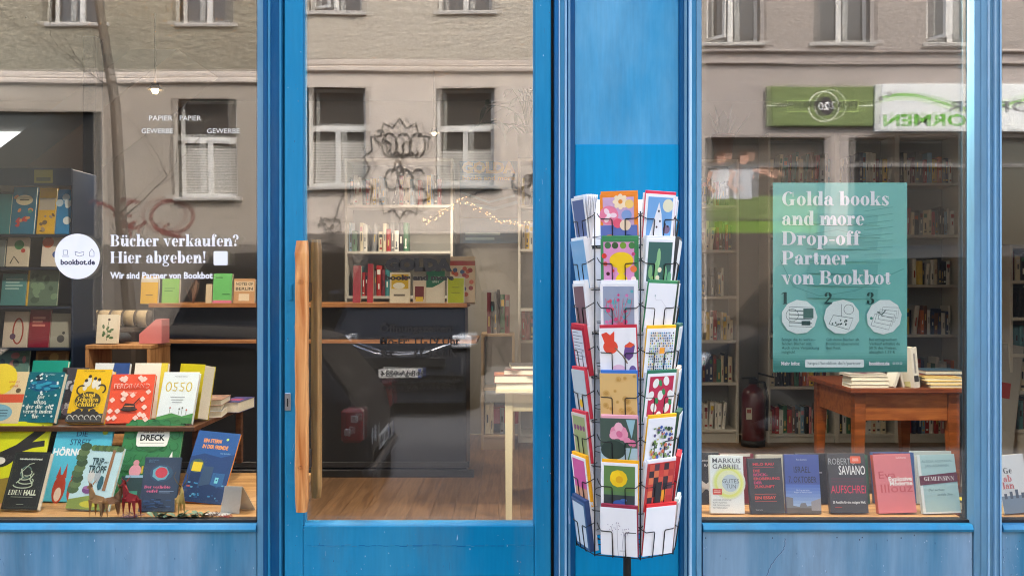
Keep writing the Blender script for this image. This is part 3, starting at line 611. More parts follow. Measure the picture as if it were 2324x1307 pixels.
for k, (px, y, t) in enumerate(((330, .45, 'left display window'), (1060, .6, 'door'), (1790, .26, 'left half of the right window'), (1960, .26, 'right half of the right window'), (2200, 1.4, 'right window shelves'), (1400, 2.4, 'middle of the shop'), (60, 2.2, 'toy rack'))):  # lamps added out of view to brighten the displays and the room
    lamp(px, -110 - 60 * (y < 1), y, ((24 if y < .3 else 14) if px > 1000 else 30) if y < 1 else LP, 'added unseen fill lamp high over the ' + t)

# ---- book cases and the books in them
CASE = M((206, 202, 194), .55, var=.03, vscale=3)
BACKP = M((150, 148, 144), .8)
PAGES = M((232, 226, 208), .85, bump=.3, bscale=300, stretch=(1, 1, .02))
NAMES = {'white': (226, 224, 218), 'cream': (218, 206, 178), 'black': (34, 34, 38), 'red': (168, 44, 44), 'navy blue': (38, 52, 92), 'grey': (128, 130, 132), 'orange': (200, 108, 52), 'green': (60, 112, 82), 'yellow': (218, 184, 62), 'brown': (112, 74, 52), 'teal': (52, 118, 124), 'dark red': (110, 36, 48), 'pink': (206, 134, 140), 'light blue': (128, 166, 194)}
MIXED = ['white'] * 7 + ['cream'] * 4 + ['black'] * 4 + ['red'] * 2 + ['navy blue'] * 2 + ['grey'] * 3 + ['orange', 'green', 'yellow', 'yellow', 'brown', 'teal', 'dark red', 'dark red', 'pink', 'light blue']
def spine_book(x, y, z, t, h, d, colour, label, group, tilt=0., turn=0.):
    """a closed book standing on edge, its rounded spine towards -y"""
    g = MB(); c = M(NAMES[colour], .55); b = min(.0025, t / 6)
    sp = [(0, .004), (t * .18, .001), (t * .5, 0), (t * .82, .001), (t, .004)]
    loop = [(px_, py_, 0) for px_, py_ in sp] + [(t, d, 0), (t - b, d, 0), (t - b, .012, 0), (b, .012, 0), (b, d, 0), (0, d, 0)]
    g.prism(loop, (0, 0, h), c)
    g.box(b, t - b, .0125, d - .004, .004, h - .004, PAGES)
    lc = [(235, 232, 224), (30, 30, 34), (206, 176, 90)][random.randrange(3)]
    if sum(NAMES[colour]) > 560: lc = [(40, 40, 44), (150, 40, 44), (90, 96, 110)][random.randrange(3)]
    s = Sheet(g, (t * .5, 0, 0), (1, 0, 0), (0, 0, 1), (0, -1, 0)); q = t * .26
    a = random.uniform(.4, .75) * h
    s.rect(-q * .5, a - h * random.uniform(.14, .3), q * .6, a, lc)
    if random.random() < .4: s.rect(-q, h * .1, q, h * .1 + q * 1.6, lc)
    if random.random() < .22: s.rect(-q * 1.3, h * .7, q * 1.3, h * .86, list(NAMES.values())[random.randrange(14)])
    o = g.build('book', None, (x, y, z), (0, tilt, turn)); return tag(o, label, 'book', group)
ORD = ['top', 'second', 'third', 'fourth', 'fifth', 'sixth', 'seventh', 'eighth']
def row(x0, x1, y, z, hmax, pal, where, fill=1., hs=(.17, .235), flat=0, d=.15):
    x = x0
    while x < x0 + (x1 - x0) * fill:
        t = random.uniform(.019, .040)
        if x + t > x1: break
        h = min(hmax - .02, random.uniform(*hs)); c = random.choice(pal); lean = 0
        if random.random() < .06: lean = R(random.uniform(3, 9))
        spine_book(x, y + random.uniform(0, .03), z, t - .0008, h, d, c, f'{c} book standing on the {where}', f'books on the {where}', lean); x += t + (h * math.sin(lean) if lean else 0)
        if random.random() < .05: x += random.uniform(.02, .06)
def bookcase(x0, x1, y, ztop, shelves, dep, label, mat=CASE, zbot=None):
    e = empty('bookcase', ((x0 + x1) / 2, y, zbot or FLOOR), label=label, cat='bookcase'); ox, oy, oz = e.location
    zb = zbot or FLOOR
    for a in (x0, x1 - .02):
        g = MB(); g.bbox(a - ox, a + .02 - ox, 0, dep, 0, ztop - zb, mat, .002); g.build('side_panel', e)
    for z in shelves:
        g = MB(); g.bbox(x0 + .0205 - ox, x1 - .0205 - ox, .003, dep - .012, z - .022 - zb, z - zb, mat, .002); g.build('shelf', e)
    g = MB(); g.box(x0 + .0205 - ox, x1 - .0205 - ox, dep - .010, dep - .002, .08, ztop - zb - .004, BACKP); g.build('back_panel', e)
    g = MB(); g.bbox(x0 + .0205 - ox, x1 - .0205 - ox, .02, .035, 0, shelves[-1] - .0225 - zb, mat, .002); g.build('plinth', e)
    g = MB(); g.bbox(x0 + .0205 - ox, x1 - .0205 - ox, .0, dep - .002, ztop - .022 - zb, ztop - zb, mat, .002); g.build('top', e)
    return e
YB = 4.24
za = [Z(p, YB) for p in (466, 567, 672, 772, 868, 975)]
bookcase(X(1528, YB), X(1677, YB), YB, Z(362, YB), za, .3, 'white bookcase left of the fire extinguisher with a potted plant on top')
for k, z in enumerate(za):
    if k < 1: row(X(1560, YB), X(1660, YB), YB + .03, z, .3, MIXED, 'top shelf of the left bookcase', .9)
    else: row(X(1575, YB), X(1668, YB), YB + .03, z, .33, (MIXED, MIXED, MIXED, MIXED, MIXED, ['white'] * 6 + ['cream'])[k], f'{ORD[k]} shelf of the left bookcase', .95, (.2, .22) if k == 5 else (.16, .24))
zb_ = [Z(p, YB) for p in (415, 533, 646, 759, 877, 985)]
for (a, b, nm, lab) in ((1743, 1900, 'bookcase behind the poster', 'white bookcase standing behind the green poster'), (1900, 2036, 'bookcase right of the poster', 'white bookcase half covered by the right part of the poster'), (2036, 2180, 'bookcase by the right post', 'white bookcase right of the poster beside the window post')):
    bookcase(X(a, YB), X(b, YB), YB, Z(302, YB), zb_, .3, lab)
    for k, z in enumerate(zb_):
        if a < 2030 and k in (1, 2, 3): continue
        if a == 1743 and k == 4: pass
        row(X(a + 8, YB), X(b - 8, YB), YB + .03, z, .36, ['orange', 'red', 'yellow', 'cream', 'white', 'brown', 'dark red', 'teal', 'green'] if (a == 1743 and k == 0) else MIXED, f'{ORD[k]} shelf of the {nm}', .96, (.19, .26) if k == 0 else (.17, .24))
# shelves behind the counter
zc = [Z(p, YB) for p in (465, 570, 672)]
bookcase(X(782, YB), X(1028, YB), YB, Z(360, YB), zc + [FLOOR + .6, FLOOR + .1], .3, 'white bookcase behind the black counter')
row(X(792, YB), X(1015, YB), YB + .03, zc[0], .33, ['white', 'cream', 'pink', 'grey', 'red', 'light blue', 'yellow', 'black', 'white'], 'top shelf behind the counter', .93, (.19, .25))
row(X(790, YB), X(930, YB), YB + .03, zc[1], .33, ['white', 'grey', 'cream', 'green', 'light blue', 'red', 'black'], 'second shelf behind the counter', 1, (.16, .24))
row(X(800, YB), X(900, YB), YB + .03, zc[2], .33, ['dark red', 'red', 'teal', 'navy blue', 'grey'], 'third shelf behind the counter', .95, (.19, .26))
bookcase(X(1176, YB), X(1330, YB), YB, Z(360, YB), [Z(p, YB) for p in (466, 565, 700, 772, 985)], .3, 'white bookcase under the tall plant seen through the door')
for k, p in enumerate((466, 565, 772)): row(X(1184, YB), X(1225, YB), YB + .03, Z(p, YB), .3, MIXED, f'{("top", "second", "fourth")[k]} shelf of the bookcase under the tall plant', 1, (.19, .25))
# low shelf right of the counter
e = bookcase(X(1092, 3.9), X(1168, 3.9), 3.9, Z(757, 3.9), [Z(880, 3.9), Z(988, 3.9)], .3, 'low wooden shelf unit right of the counter', M((176, 150, 118), .6, var=.1))
row(X(1105, 3.9), X(1160, 3.9), 3.95, Z(757, 3.9), .4, ['black', 'black', 'green', 'red', 'grey', 'dark red'], 'low shelf unit right of the counter', 1, (.22, .34))
row(X(1100, 3.9), X(1160, 3.9), 3.95, Z(988, 3.9), .3, ['cream', 'grey', 'white', 'black'], 'bottom of the low shelf unit', .8, (.2, .24))
g = MB(); g.bbox(0, .22, 0, .16, 0, .12, M((150, 30, 34), .5), .01); g.bbox(.01, .21, -.002, .162, .121, .135, M((120, 24, 28), .5), .004); tag(g.build('box', None, (X(1112, 3.85), 3.98, Z(880, 3.9) - .39 + .10)), 'small red box inside the low wooden shelf unit', 'box')

# ---- the black counter
CB = M((18, 19, 22), .3, spec=.3, var=.2, vscale=2); CW = wood((150, 96, 52), (186, 128, 76), 8, (.5, 6, 6), .45)
YC = 2.8; cx0, cx1 = X(341, YC), X(1075, YC)
ct = empty('shop_counter', ((cx0 + cx1) / 2, YC, FLOOR), label='long black shop counter with two wooden ledges', cat='counter'); ox = ct.location.x
a, b = cx0 - ox, cx1 - ox
hz = lambda p: Z(p, YC) - FLOOR
g = MB(); g.bbox(a, b - .05, .05, .62, .0, hz(775), M((34, 35, 38), .4, spec=.3, var=.15, vscale=3), .004); g.bbox(a, b - .03, .035, .049, .06, hz(1050), M((40, 41, 44), .3), .003)
g.bbox(a, b, .012, .045, .0, .05, M((30, 31, 33), .35), .003); g.build('base', ct)
g = MB(); g.bbox(a, b - .06, .06, .5, hz(770), hz(699), CB, .004); g.build('front_panel', ct)
g = MB(); g.bbox(a - .02, b + .02, -.02, .6, hz(779), hz(771), CW, .002); g.build('ledge', ct)
g = MB(); g.bbox(a - .02, b - .045, .02, .55, hz(698), hz(688), CW, .002); g.build('worktop', ct)
# things standing on the counter
def block(name, px0, px1, ptop, pbot, y, th, c, label, cat, art=None, lean=8, back=(210, 204, 190), group=None):
    """a book or box shown face on, leaning back a little, with boards and page edges"""
    s = S(y); w_ = (px1 - px0) * s; h = (pbot - ptop) * s / math.cos(R(lean))
    e = empty(name, (X((px0 + px1) / 2, y), y, Z(pbot, y) + th * math.sin(R(lean))), (-R(lean), 0, 0), label, cat, group)
    return book_parts(e, w_, h, th, c, art, back)
def book_parts(e, w_, h, th, c, art=None, spine=None, right=False):
    m = c if isinstance(c, bpy.types.Material) else M(c, .42, var=.05, vscale=30); sp = m if spine is None else M(spine, .5); b = .0022
    g = MB(); g.bbox(-w_ / 2, w_ / 2, 0, b, 0, h, m, .0008); g.bbox(-w_ / 2, w_ / 2, th - b, th, 0, h, sp, .0008)
    g.box(-w_ / 2 + .0003, -w_ / 2 + b, b, th - b, .0005, h - .0005, sp)
    if art: art(Sheet(g, (-w_ / 2, 0, 0), (1, 0, 0), (0, 0, 1), (0, -1, 0)), w_, h)
    g.build('cover', e); p = MB(); p.box(-w_ / 2 + b, w_ / 2 - .003, b + .0002, th - b - .0002, .003, h - .003, PAGES); p.build('page_block', e)
    return e
ZCT = Z(690, YC)
def onct(px0, px1, ptop, c, label, cat='book', art=None, th=.03, y=2.86): return block('book' if cat == 'book' else 'card', px0, px1, ptop, 691, y, th, c, label, cat, art)
def a_lines(c, n=3, y0=.6, wd=.6, hh=.03):
    def f(s, W, H):
        for i in range(n): s.rect(W * .15, H * (y0 - i * .1), W * (.15 + wd * (1 - .2 * (i % 2))), H * (y0 - i * .1 + hh), c)
    return f
onct(318, 357, 628, (226, 178, 40), 'yellow book with a pale band on the counter left end', art=lambda s, W, H: (s.rect(0, H * .78, W, H * .95, (214, 206, 190)), s.rect(W * .3, H * .3, W * .7, H * .33, (120, 90, 30))))
onct(366, 405, 634, (132, 190, 92), 'light green book standing on the counter', art=a_lines((80, 140, 60), 2))
onct(466, 480, 646, (206, 188, 160), 'narrow kraft card on the counter', 'card')
onct(482, 525, 622, (104, 188, 108), 'green book with a pink lower edge on the counter', art=lambda s, W, H: (s.rect(0, 0, W, H * .12, (214, 120, 150)), s.rect(W * .1, H * .85, W * .5, H * .88, (50, 110, 60)), s.rect(W * .5, H * .3, W * .9, H * .33, (50, 110, 60))))
onct(529, 577, 634, (196, 150, 108), 'kraft brown book titled NOTES OF BERLIN on the counter', art=lambda s, W, H: (s.rect(W * .04, H * .5, W * .96, H * .9, (214, 190, 160)), s.text('NOTES OF', W / 2, H * .74, H * .11, (40, 34, 30), width=W * .8, bold=.02), s.text('BERLIN', W / 2, H * .55, H * .11, (40, 34, 30), width=W * .8, bold=.02), s.rect(W * .25, H * .12, W * .75, H * .4, (224, 206, 180))))
onct(884, 930, 620, (232, 222, 200), 'cream book with a yellow cover panel and round mark on the counter', art=lambda s, W, H: (s.rect(W * .08, H * .48, W * .92, H * .95, (216, 180, 40)), s.disc(W * .45, H * .58, W * .3, (240, 236, 220), H * .1), s.disc(W * .75, H * .84, W * .1, (150, 50, 40)), s.rect(W * .2, H * .25, W * .75, H * .31, (110, 100, 90))))
onct(937, 966, 638, (214, 196, 176), 'small cream card with a dark red picture on the counter', 'card', art=lambda s, W, H: (s.rect(W * .15, H * .2, W * .85, H * .75, (120, 36, 40)), s.rect(W * .2, H * .1, W * .8, H * .3, (226, 190, 60))))
onct(967, 1009, 616, (230, 222, 206), 'white book with a dark green curved top on the counter', art=lambda s, W, H: (s.poly([(0, H * .5), (W * .35, H * .5), (W * .7, H * .6), (W, H * .72), (W, H), (0, H)], (30, 112, 84)), s.text('wissen', W * .55, H * .78, H * .08, (220, 230, 220)), s.text('alles', W * .5, H * .64, H * .08, (220, 230, 220))))
onct(1014, 1054, 630, (230, 226, 206), 'white framed lime green book on the counter', art=lambda s, W, H: (s.rect(W * .06, H * .04, W * .96, H * .96, (186, 200, 24)), s.rect(W * .3, H * .6, W * .7, H * .63, (120, 130, 30)), s.rect(W * .25, H * .4, W * .75, H * .42, (120, 130, 30))))
onct(1021, 1078, 586, (214, 190, 160), 'tall cream box with a red flower pattern at the counter end', 'box', th=.1, y=2.92, art=lambda s, W, H: [s.disc(W * random.uniform(.1, .9), H * random.uniform(.1, .75), W * .09, random.choice([(150, 40, 44), (196, 90, 60), (60, 80, 120)])) for _ in range(24)] + [s.rect(0, H * .8, W, H * .9, (170, 60, 50))])
onct(800, 818, 604, (168, 36, 52), 'thin red book standing on the counter left of the pale ones', y=2.95); onct(833, 846, 600, (186, 40, 60), 'thin crimson book standing on the counter behind the door lettering', y=2.95)
onct(1150, 1185, 655, (190, 190, 184), 'pale glasses case by the shelf right of the counter', 'card', y=4.1) if False else None
def twig(name, x, y, z, n, hgt, c, seed, label, cat, spread=.05, lay=False):
    r_ = random.Random(seed); g = MB()
    for i in range(n):
        a = r_.uniform(0, 6.28); q = r_.uniform(.3, 1) * spread; top = Vector((q * math.cos(a), q * math.sin(a) * .6, hgt * r_.uniform(.6, 1)))
        if lay: top = Vector((r_.uniform(-1, 1) * spread, r_.uniform(-.4, .4) * spread, r_.uniform(.004, hgt)))
        base = Vector((r_.uniform(-.3, .3) * spread, 0, .003)) if lay else Vector((r_.uniform(-.006, .006), 0, 0)); mid = (base + top) / 2 + Vector((r_.uniform(-.01, .01), r_.uniform(-.01, .01), .006))
        g.tube([base, mid, top], .0012, M(c, .8), 4, r1=.0006)
        for k in range(5):
            p = base.lerp(top, r_.uniform(.5, 1)) + Vector((r_.uniform(-.006, .006), r_.uniform(-.006, .006), r_.uniform(0, .006))); q = .0035
            g.add([p + Vector((q, 0, 0)), p + Vector((0, q, 0)), p + Vector((-q, 0, .002)), p + Vector((0, -q, .002)), p + Vector((0, 0, q))], [(0, 1, 4), (1, 2, 4), (2, 3, 4), (3, 0, 4)], M(c, .8))
    return tag(g.build(name, None, (x, y, z)), label, cat)
twig('dried_flowers', X(437, 2.86), 2.86, ZCT, 14, .17, (186, 150, 130), 3, 'bunch of dried flowers on the counter', 'dried flowers', .06)

# ---- left back: stair, dark post, small wall windows, glowing wall panel, toy rack, little shelf
g = MB(); y0 = 3.0
p = lambda px, py, y: (X(px, y), y, Z(py, y))
L = [p(-60, 470, y0), p(330, 172, y0), p(420, 100, y0), p(420, 30, y0), p(330, 90, y0), p(-60, 380, y0)]
g.prism(L, (0, .9, 0), M((150, 150, 150), .8)); g.build('stair', front)
g = MB(); g.bbox(X(187, 2.6), X(217, 2.6), 2.6, 2.72, FLOOR, 3.31, M((28, 40, 58), .5), .006); tag(g.build('steel_post'), 'dark blue steel post beside the toy rack in the left window', 'post')
WB = M((250, 250, 248), .5, emit=1.3)
for k, (px0, px1, py0, py1) in enumerate(((54, 68, 123, 160), (103, 121, 128, 160))):                # small bright courtyard windows in the back wall
    yb = 4.70; g = MB(); g.box(X(px0, yb), X(px1, yb), yb, yb + .015, Z(py1, yb), Z(py0, yb), WB)
    o = g.build('window', front); g = MB()
    for t_ in (.0, .5, 1.): x = X(px0, yb) + (X(px1, yb) - X(px0, yb)) * t_; g.box(x - .008, x + .008, yb - .012, yb - .001, Z(py1, yb), Z(py0, yb), M((150, 148, 144), .6))
    for t_ in (.35, .7): z = Z(py1, yb) + (Z(py0, yb) - Z(py1, yb)) * t_; g.box(X(px0, yb), X(px1, yb), yb - .011, yb - .001, z - .006, z + .006, M((150, 148, 144), .6))
    g.build('glazing_bars', o)
g = MB(); yb = 4.70; g.box(X(-30, yb), X(120, yb), yb, yb + .015, Z(385, yb), Z(300, yb), M((235, 238, 240), .5, emit=.5)); o = g.build('window', front)  # glowing panel put in for the lit patch of wall under the stair
g = MB(); g.box(X(62, yb), X(104, yb), yb - .03, yb - .001, Z(385, yb), Z(300, yb), M((120, 120, 118), .6)); g.build('frame', o)
RK = M((16, 32, 56), .5)
YT = 1.6
rk = empty('display_rack', (X(40, YT), YT, FLOOR), label='dark blue rack of children\'s books at the far left', cat='rack'); ox, oy, oz = rk.location
for px in (-140, 160): g = MB(); g.bbox(X(px, YT) - ox, X(px + 5, YT) - ox, .0, .3, 0, Z(384, YT) - oz, RK, .004); g.build('side_panel', rk)
g = MB(); g.bbox(X(-140, YT) - ox, X(165, YT) - ox, -.012, -.001, Z(422, YT) - oz, Z(382, YT) - oz, RK, .003); s = Sheet(g, (X(80, YT) - ox, -.012, Z(416, YT) - oz), (1, 0, 0), (0, 0, 1), (0, -1, 0)); s.rect(0, 0, .1, .07, (120, 116, 50)); s.rect(.012, .01, .088, .03, (70, 78, 60)); g.build('header', rk)
g = MB(); g.box(X(-134, YT) - ox, X(159, YT) - ox, .28, .295, .02, Z(424, YT) - oz, RK); g.build('back_panel', rk)
rows_t = [532, 607, 696, 790, 872]
for py in rows_t: g = MB(); g.bbox(X(-134, YT) - ox, X(159, YT) - ox, .01, .279, Z(py + 6, YT) - oz, Z(py, YT) - oz, RK, .003); g.build('shelf', rk)
def blobs(cs, n=14, seed=1, r=(.05, .16)):
    def f(s, W, H):
        q = random.Random(seed)
        for _ in range(n): s.disc(W * q.uniform(.1, .9), H * q.uniform(.1, .85), W * q.uniform(*r), q.choice(cs), W * q.uniform(*r), 9, rot=q.uniform(0, 90))
    return f
toys = [(-40, 20, 440, 532, (56, 140, 150), 'teal picture book', None), (22, 76, 424, 532, (20, 116, 156), 'blue picture book with an oval label', lambda s, W, H: (blobs([(196, 60, 60), (220, 150, 90), (60, 150, 130)], 12, 4)(s, W, H), s.disc(W * .5, H * .72, W * .36, (226, 216, 180), H * .11), s.rect(W * .3, H * .71, W * .7, H * .74, (90, 80, 60)))),
        (82, 122, 426, 532, (222, 176, 30), 'yellow picture book with a grey label', lambda s, W, H: (s.rect(W * .05, H * .52, W * .95, H * .78, (186, 176, 160)), blobs([(160, 140, 110), (110, 90, 60)], 8, 2)(s, W, H * .5))), (124, 158, 430, 532, (40, 130, 190), 'sky blue picture book with white clouds', blobs([(220, 232, 240), (190, 214, 232)], 6, 6, (.15, .3))),
        (12, 62, 540, 606, (206, 196, 178), 'cream picture book with a green and red tree', lambda s, W, H: (s.disc(W * .55, H * .75, W * .22, (50, 120, 70)), s.disc(W * .75, H * .55, W * .1, (180, 50, 40)), s.line([(W * .2, H * .1), (W * .35, H * .35), (W * .6, H * .12)], .006, (40, 40, 40)))), (92, 135, 537, 606, (210, 200, 190), 'white picture book with orange and blue spots', lambda s, W, H: (s.disc(W * .3, H * .8, W * .3, (196, 90, 50)), s.disc(W * .75, H * .4, W * .18, (40, 80, 150)))), (-40, 8, 545, 606, (120, 130, 132), 'grey picture book', None),
        (0, 56, 622, 694, (70, 130, 136), 'grey-teal picture book with pale stripes', a_lines((150, 190, 190), 4, .8, .7, .05)), (58, 128, 612, 695, (86, 110, 96), 'olive green picture book with yellow spine and tree drawing', lambda s, W, H: (s.rect(0, 0, W * .06, H, (196, 160, 50)), blobs([(60, 84, 72), (110, 140, 116)], 12, 8)(s, W, H))),
        (4, 60, 708, 789, (196, 184, 170), 'pale picture book with a red loop drawing', lambda s, W, H: (s.ring(W * .6, H * .45, W * .2, .008, (150, 50, 36), rv=H * .35), s.disc(W * .4, H * .3, W * .12, (90, 60, 90)))), (62, 110, 704, 789, (126, 24, 40), 'dark red picture book with pale title', a_lines((190, 120, 110), 3, .75, .6, .06)), (112, 160, 712, 789, (150, 150, 140), 'grey picture book with a small animal', lambda s, W, H: (s.disc(W * .5, H * .25, W * .18, (70, 70, 70)), s.disc(W * .62, H * .42, W * .07, (60, 60, 60)))),
        (-10, 62, 796, 871, (110, 150, 146), 'pale teal picture book with pink shapes', blobs([(190, 140, 150), (90, 110, 120)], 9, 12)), (76, 150, 798, 871, (150, 116, 76), 'brown picture book with frame pattern', lambda s, W, H: (s.rect(W * .08, H * .08, W * .92, H * .92, (120, 90, 60)), blobs([(170, 140, 90), (90, 70, 50)], 12, 14)(s, W, H)))]
for (a, b, t, bt, c, lb, art) in toys: block('book', a, b, t, bt, YT + .04, .014, c, lb + ' in the dark blue rack', 'book', art, 10, None, 'picture books in the blue rack')
# little oak shelf with picture, cushion, pink box
OAK = wood((150, 104, 62), (190, 140, 92), 8, (5, 5, .6), .5)
YS = 1.5; cs = empty('cube_shelf', (X(268, YS), YS, SILL), label='small open oak cube shelf in front of the counter', cat='shelf'); ox, oy, oz = cs.location
for (a, b, c, d, nm) in ((193, 342, 792, 783, 'top'), (193, 201, 1010, 792.5, 'side_panel'), (333, 341, 1010, 792.5, 'side_panel'), (201.5, 332.5, 1010, 1003, 'bottom')):
    g = MB(); g.bbox(X(a, YS) - ox, X(b, YS) - ox, 0, .3, Z(c, YS) - oz, Z(d, YS) - oz, OAK, .002); g.build(nm, cs)
block('picture', 217, 266, 716, 781, YS + .06, .02, (214, 204, 184), 'small botanical print of a green plant leaning on the oak cube shelf', 'picture', lambda s, W, H: (s.line([(W * .5, H * .1), (W * .5, H * .55), (W * .55, H * .8)], .003, (70, 96, 60)), [s.disc(W * (.5 + .2 * math.cos(k * 1.3)), H * (.2 + .055 * k), W * .11, (72, 104, 62), W * .06, 8, rot=k * 40) for k in range(8)], s.disc(W * .56, H * .83, W * .06, (60, 40, 40))), 10)
g = MB(); s_ = S(YS); g.prism([(-.06, 0, 0), (.06, 0, 0), (.06, 0, .13), (.03, 0, .13), (-.06, 0, .05)], (0, .12, 0), M((206, 122, 122), .6)); tag(g.build('box', None, (X(325, YS), YS + .1, Z(782, YS))), 'pink card box with a slanted front on the oak cube shelf', 'box')
g = MB(); r_ = random.Random(2)
g.lathe([(0, 0), (.08, .005), (.1, .025), (.08, .05), (0, .06)], M((56, 58, 62), .9, bump=.5, bscale=60), n=18); tag(g.build('felt_bag', None, (X(275, YS + .3), YS + .19, Z(782, YS))), 'crumpled dark grey felt bag behind the botanical print', 'bag')
g = MB(); W_ = 1.05
for i in range(12):
    c = M((170, 150, 118), .9, bump=.4, bscale=100) if i % 2 == 0 else M((74, 64, 54), .9, bump=.4, bscale=100); wd = .1 if i % 2 == 0 else .02
    x = (i // 2) * .075 + (0 if i % 2 == 0 else .06); wd *= .6
    g.tube([(x, 0, .05), (x + wd, 0, .05)], .05, c, 14)
tag(g.build('striped_bolster', None, (X(165, 2.2), 2.25, Z(742, 2.2))), 'cream bolster with dark stripes behind the oak cube shelf', 'cushion')
g = MB(); g.bbox(0, .42, 0, .5, 0, Z(742, 2.2) - FLOOR - .005, M((60, 50, 44), .7), .02); tag(g.build('bench', None, (X(160, 2.2), 2.1, FLOOR)), 'dark upholstered bench under the striped bolster', 'bench')

# ---- through the door: white table with books, poster, plant, fairy lights
TW = M((212, 202, 168), .5, var=.08, vscale=9, stretch=(4, 4, .5))
YW = 1.62
tw = empty('table', (X(1230, YW), YW, FLOOR), label='small cream painted table seen at the right edge of the door', cat='table'); ox, oy, oz = tw.location
tz = Z(881, YW) - oz; x0, x1 = X(1146, YW) - ox, X(1330, YW) - ox
g = MB(); g.bbox(x0 - .05, x1 + .05, -.05, .72, tz - .022, tz, TW, .004); g.build('tabletop', tw)
for (x, y) in ((x0, 0), (x1 - .042, 0), (x0, .63), (x1 - .042, .63)): g = MB(); g.add([(x + dx * k + (.021 * (1 - k)), y + dy * k + .021 * (1 - k), z) for z, k in ((0, .8), (tz - .0225, 1)) for dx, dy in ((0, 0), (.042, 0), (.042, .042), (0, .042))], [(0, 1, 5, 4), (1, 2, 6, 5), (2, 3, 7, 6), (3, 0, 4, 7), (3, 2, 1, 0), (4, 5, 6, 7)], TW); g.build('leg', tw)
for (a, b, c, d) in ((x0 + .0425, x1 - .0425, .008, .028), (x0 + .0425, x1 - .0425, .64, .66)): g = MB(); g.bbox(a, b, c, d, tz - .125, tz - .023, TW, .002); g.build('apron', tw)
def flat_book(x, y, z, w_, d, th, c, label, turn=0., group=None, top=None, name='book'):
    e = empty(name, (x, y, z), (0, 0, turn), label, 'book', group); m = M(c, .45); b = .002
    g = MB(); g.bbox(-w_ / 2, w_ / 2, 0, d, 0, b, m, .0006); g.bbox(-w_ / 2, w_ / 2, 0, d, th - b, th, m, .0006)
    if top: top(Sheet(g, (-w_ / 2, 0, th), (1, 0, 0), (0, 1, 0), (0, 0, 1)), w_, d)
    g.box(-w_ / 2, w_ / 2, d - b, d - .0002, b, th - b, m)
    g.build('cover', e); g = MB(); g.box(-w_ / 2 + .003, w_ / 2 - .003, .003, d - b - .0005, b + .0002, th - b - .0002, PAGES); g.build('page_block', e); return e
zt = FLOOR + tz + .0005
xx = X(1122, YW) + .17
flat_book(xx, YW - .04, zt, .32, .22, .032, (222, 214, 190), 'thick cream book at the bottom of the stack on the cream table', 0, 'stack on the cream table')
flat_book(xx + .0, YW - .045, zt + .0325, .34, .22, .040, (150, 74, 52), 'thick book with a red patterned cover second in the stack on the cream table', R(1), 'stack on the cream table', blobs([(60, 40, 40), (190, 120, 70)], 16, 3))
flat_book(xx + .03, YW - .03, zt + .073, .3, .2, .028, (72, 52, 50), 'dark covered book near the top of the stack on the cream table', R(-3), 'stack on the cream table', blobs([(130, 50, 40), (40, 40, 60)], 16, 5))
flat_book(xx + .06, YW + .02, zt + .1015, .28, .2, .02, (60, 60, 66), 'dark grey book on top of the stack on the cream table', R(4), 'stack on the cream table')
PY = 4.66
gp = MB(); x0, x1 = X(1043, PY), X(1175, PY); z0, z1 = Z(552, PY), Z(366, PY); gp.box(x0, x1, PY, PY + .01, z0, z1, M((40, 92, 130), .5))
s = Sheet(gp, (x0, PY, z0), (1, 0, 0), (0, 0, 1), (0, -1, 0)); W_, H_ = x1 - x0, z1 - z0
s.text('GOLDA', W_ * .5, H_ * .86, .085, (226, 186, 84), width=W_ * .92, bold=.06); s.text('books and more', W_ * .5, H_ * .77, .035, (226, 186, 84), width=W_ * .9, bold=.03)
s.rect(0, H_ * .30, W_, H_ * .66, (28, 44, 56)); s.line([(W_ * .02, H_ * .62), (W_ * .5, H_ * .5), (W_ * .95, H_ * .58)], .02, (60, 96, 110)); s.line([(W_ * .02, H_ * .5), (W_ * .6, H_ * .42), (W_, H_ * .5)], .03, (50, 84, 100)); s.rect(W_ * .1, H_ * .1, W_ * .7, H_ * .13, (150, 180, 196)); s.rect(W_ * .1, H_ * .04, W_ * .6, H_ * .07, (150, 180, 196))
tag(gp.build('poster'), 'blue wall poster with yellow GOLDA lettering behind the counter', 'poster')
# fairy lights
g = MB(); BU = M((255, 190, 120), .4, emit=.4); pts = []
for i in range(40):
    t = i / 39; px = 960 + 260 * t; py = 498 + 10 * math.sin(t * 7 + 2.4) - 34 * max(0, 1 - abs(t - .36) * 3.2); pts.append(p(px, py, 4.1))
fl_ = empty('fairy_lights', pts[0], label='string of tiny warm fairy lights across the shelves behind the counter', cat='fairy lights'); fo = Vector(pts[0])
g.tube([Vector(q) - fo for q in pts], .002, M((60, 50, 40), .6), 4); g.build('wire', fl_)
g = MB(); r_ = random.Random(5)
for q in pts:
    for _ in range(2):
        c = Vector(q) - fo + Vector((r_.uniform(-.02, .02), r_.uniform(-.03, 0), r_.uniform(-.025, .025))); g.lathe([(0, -.005), (.0045, 0), (0, .005)], BU, c, 5)
tag(g.build('bulbs', fl_), kind='stuff')
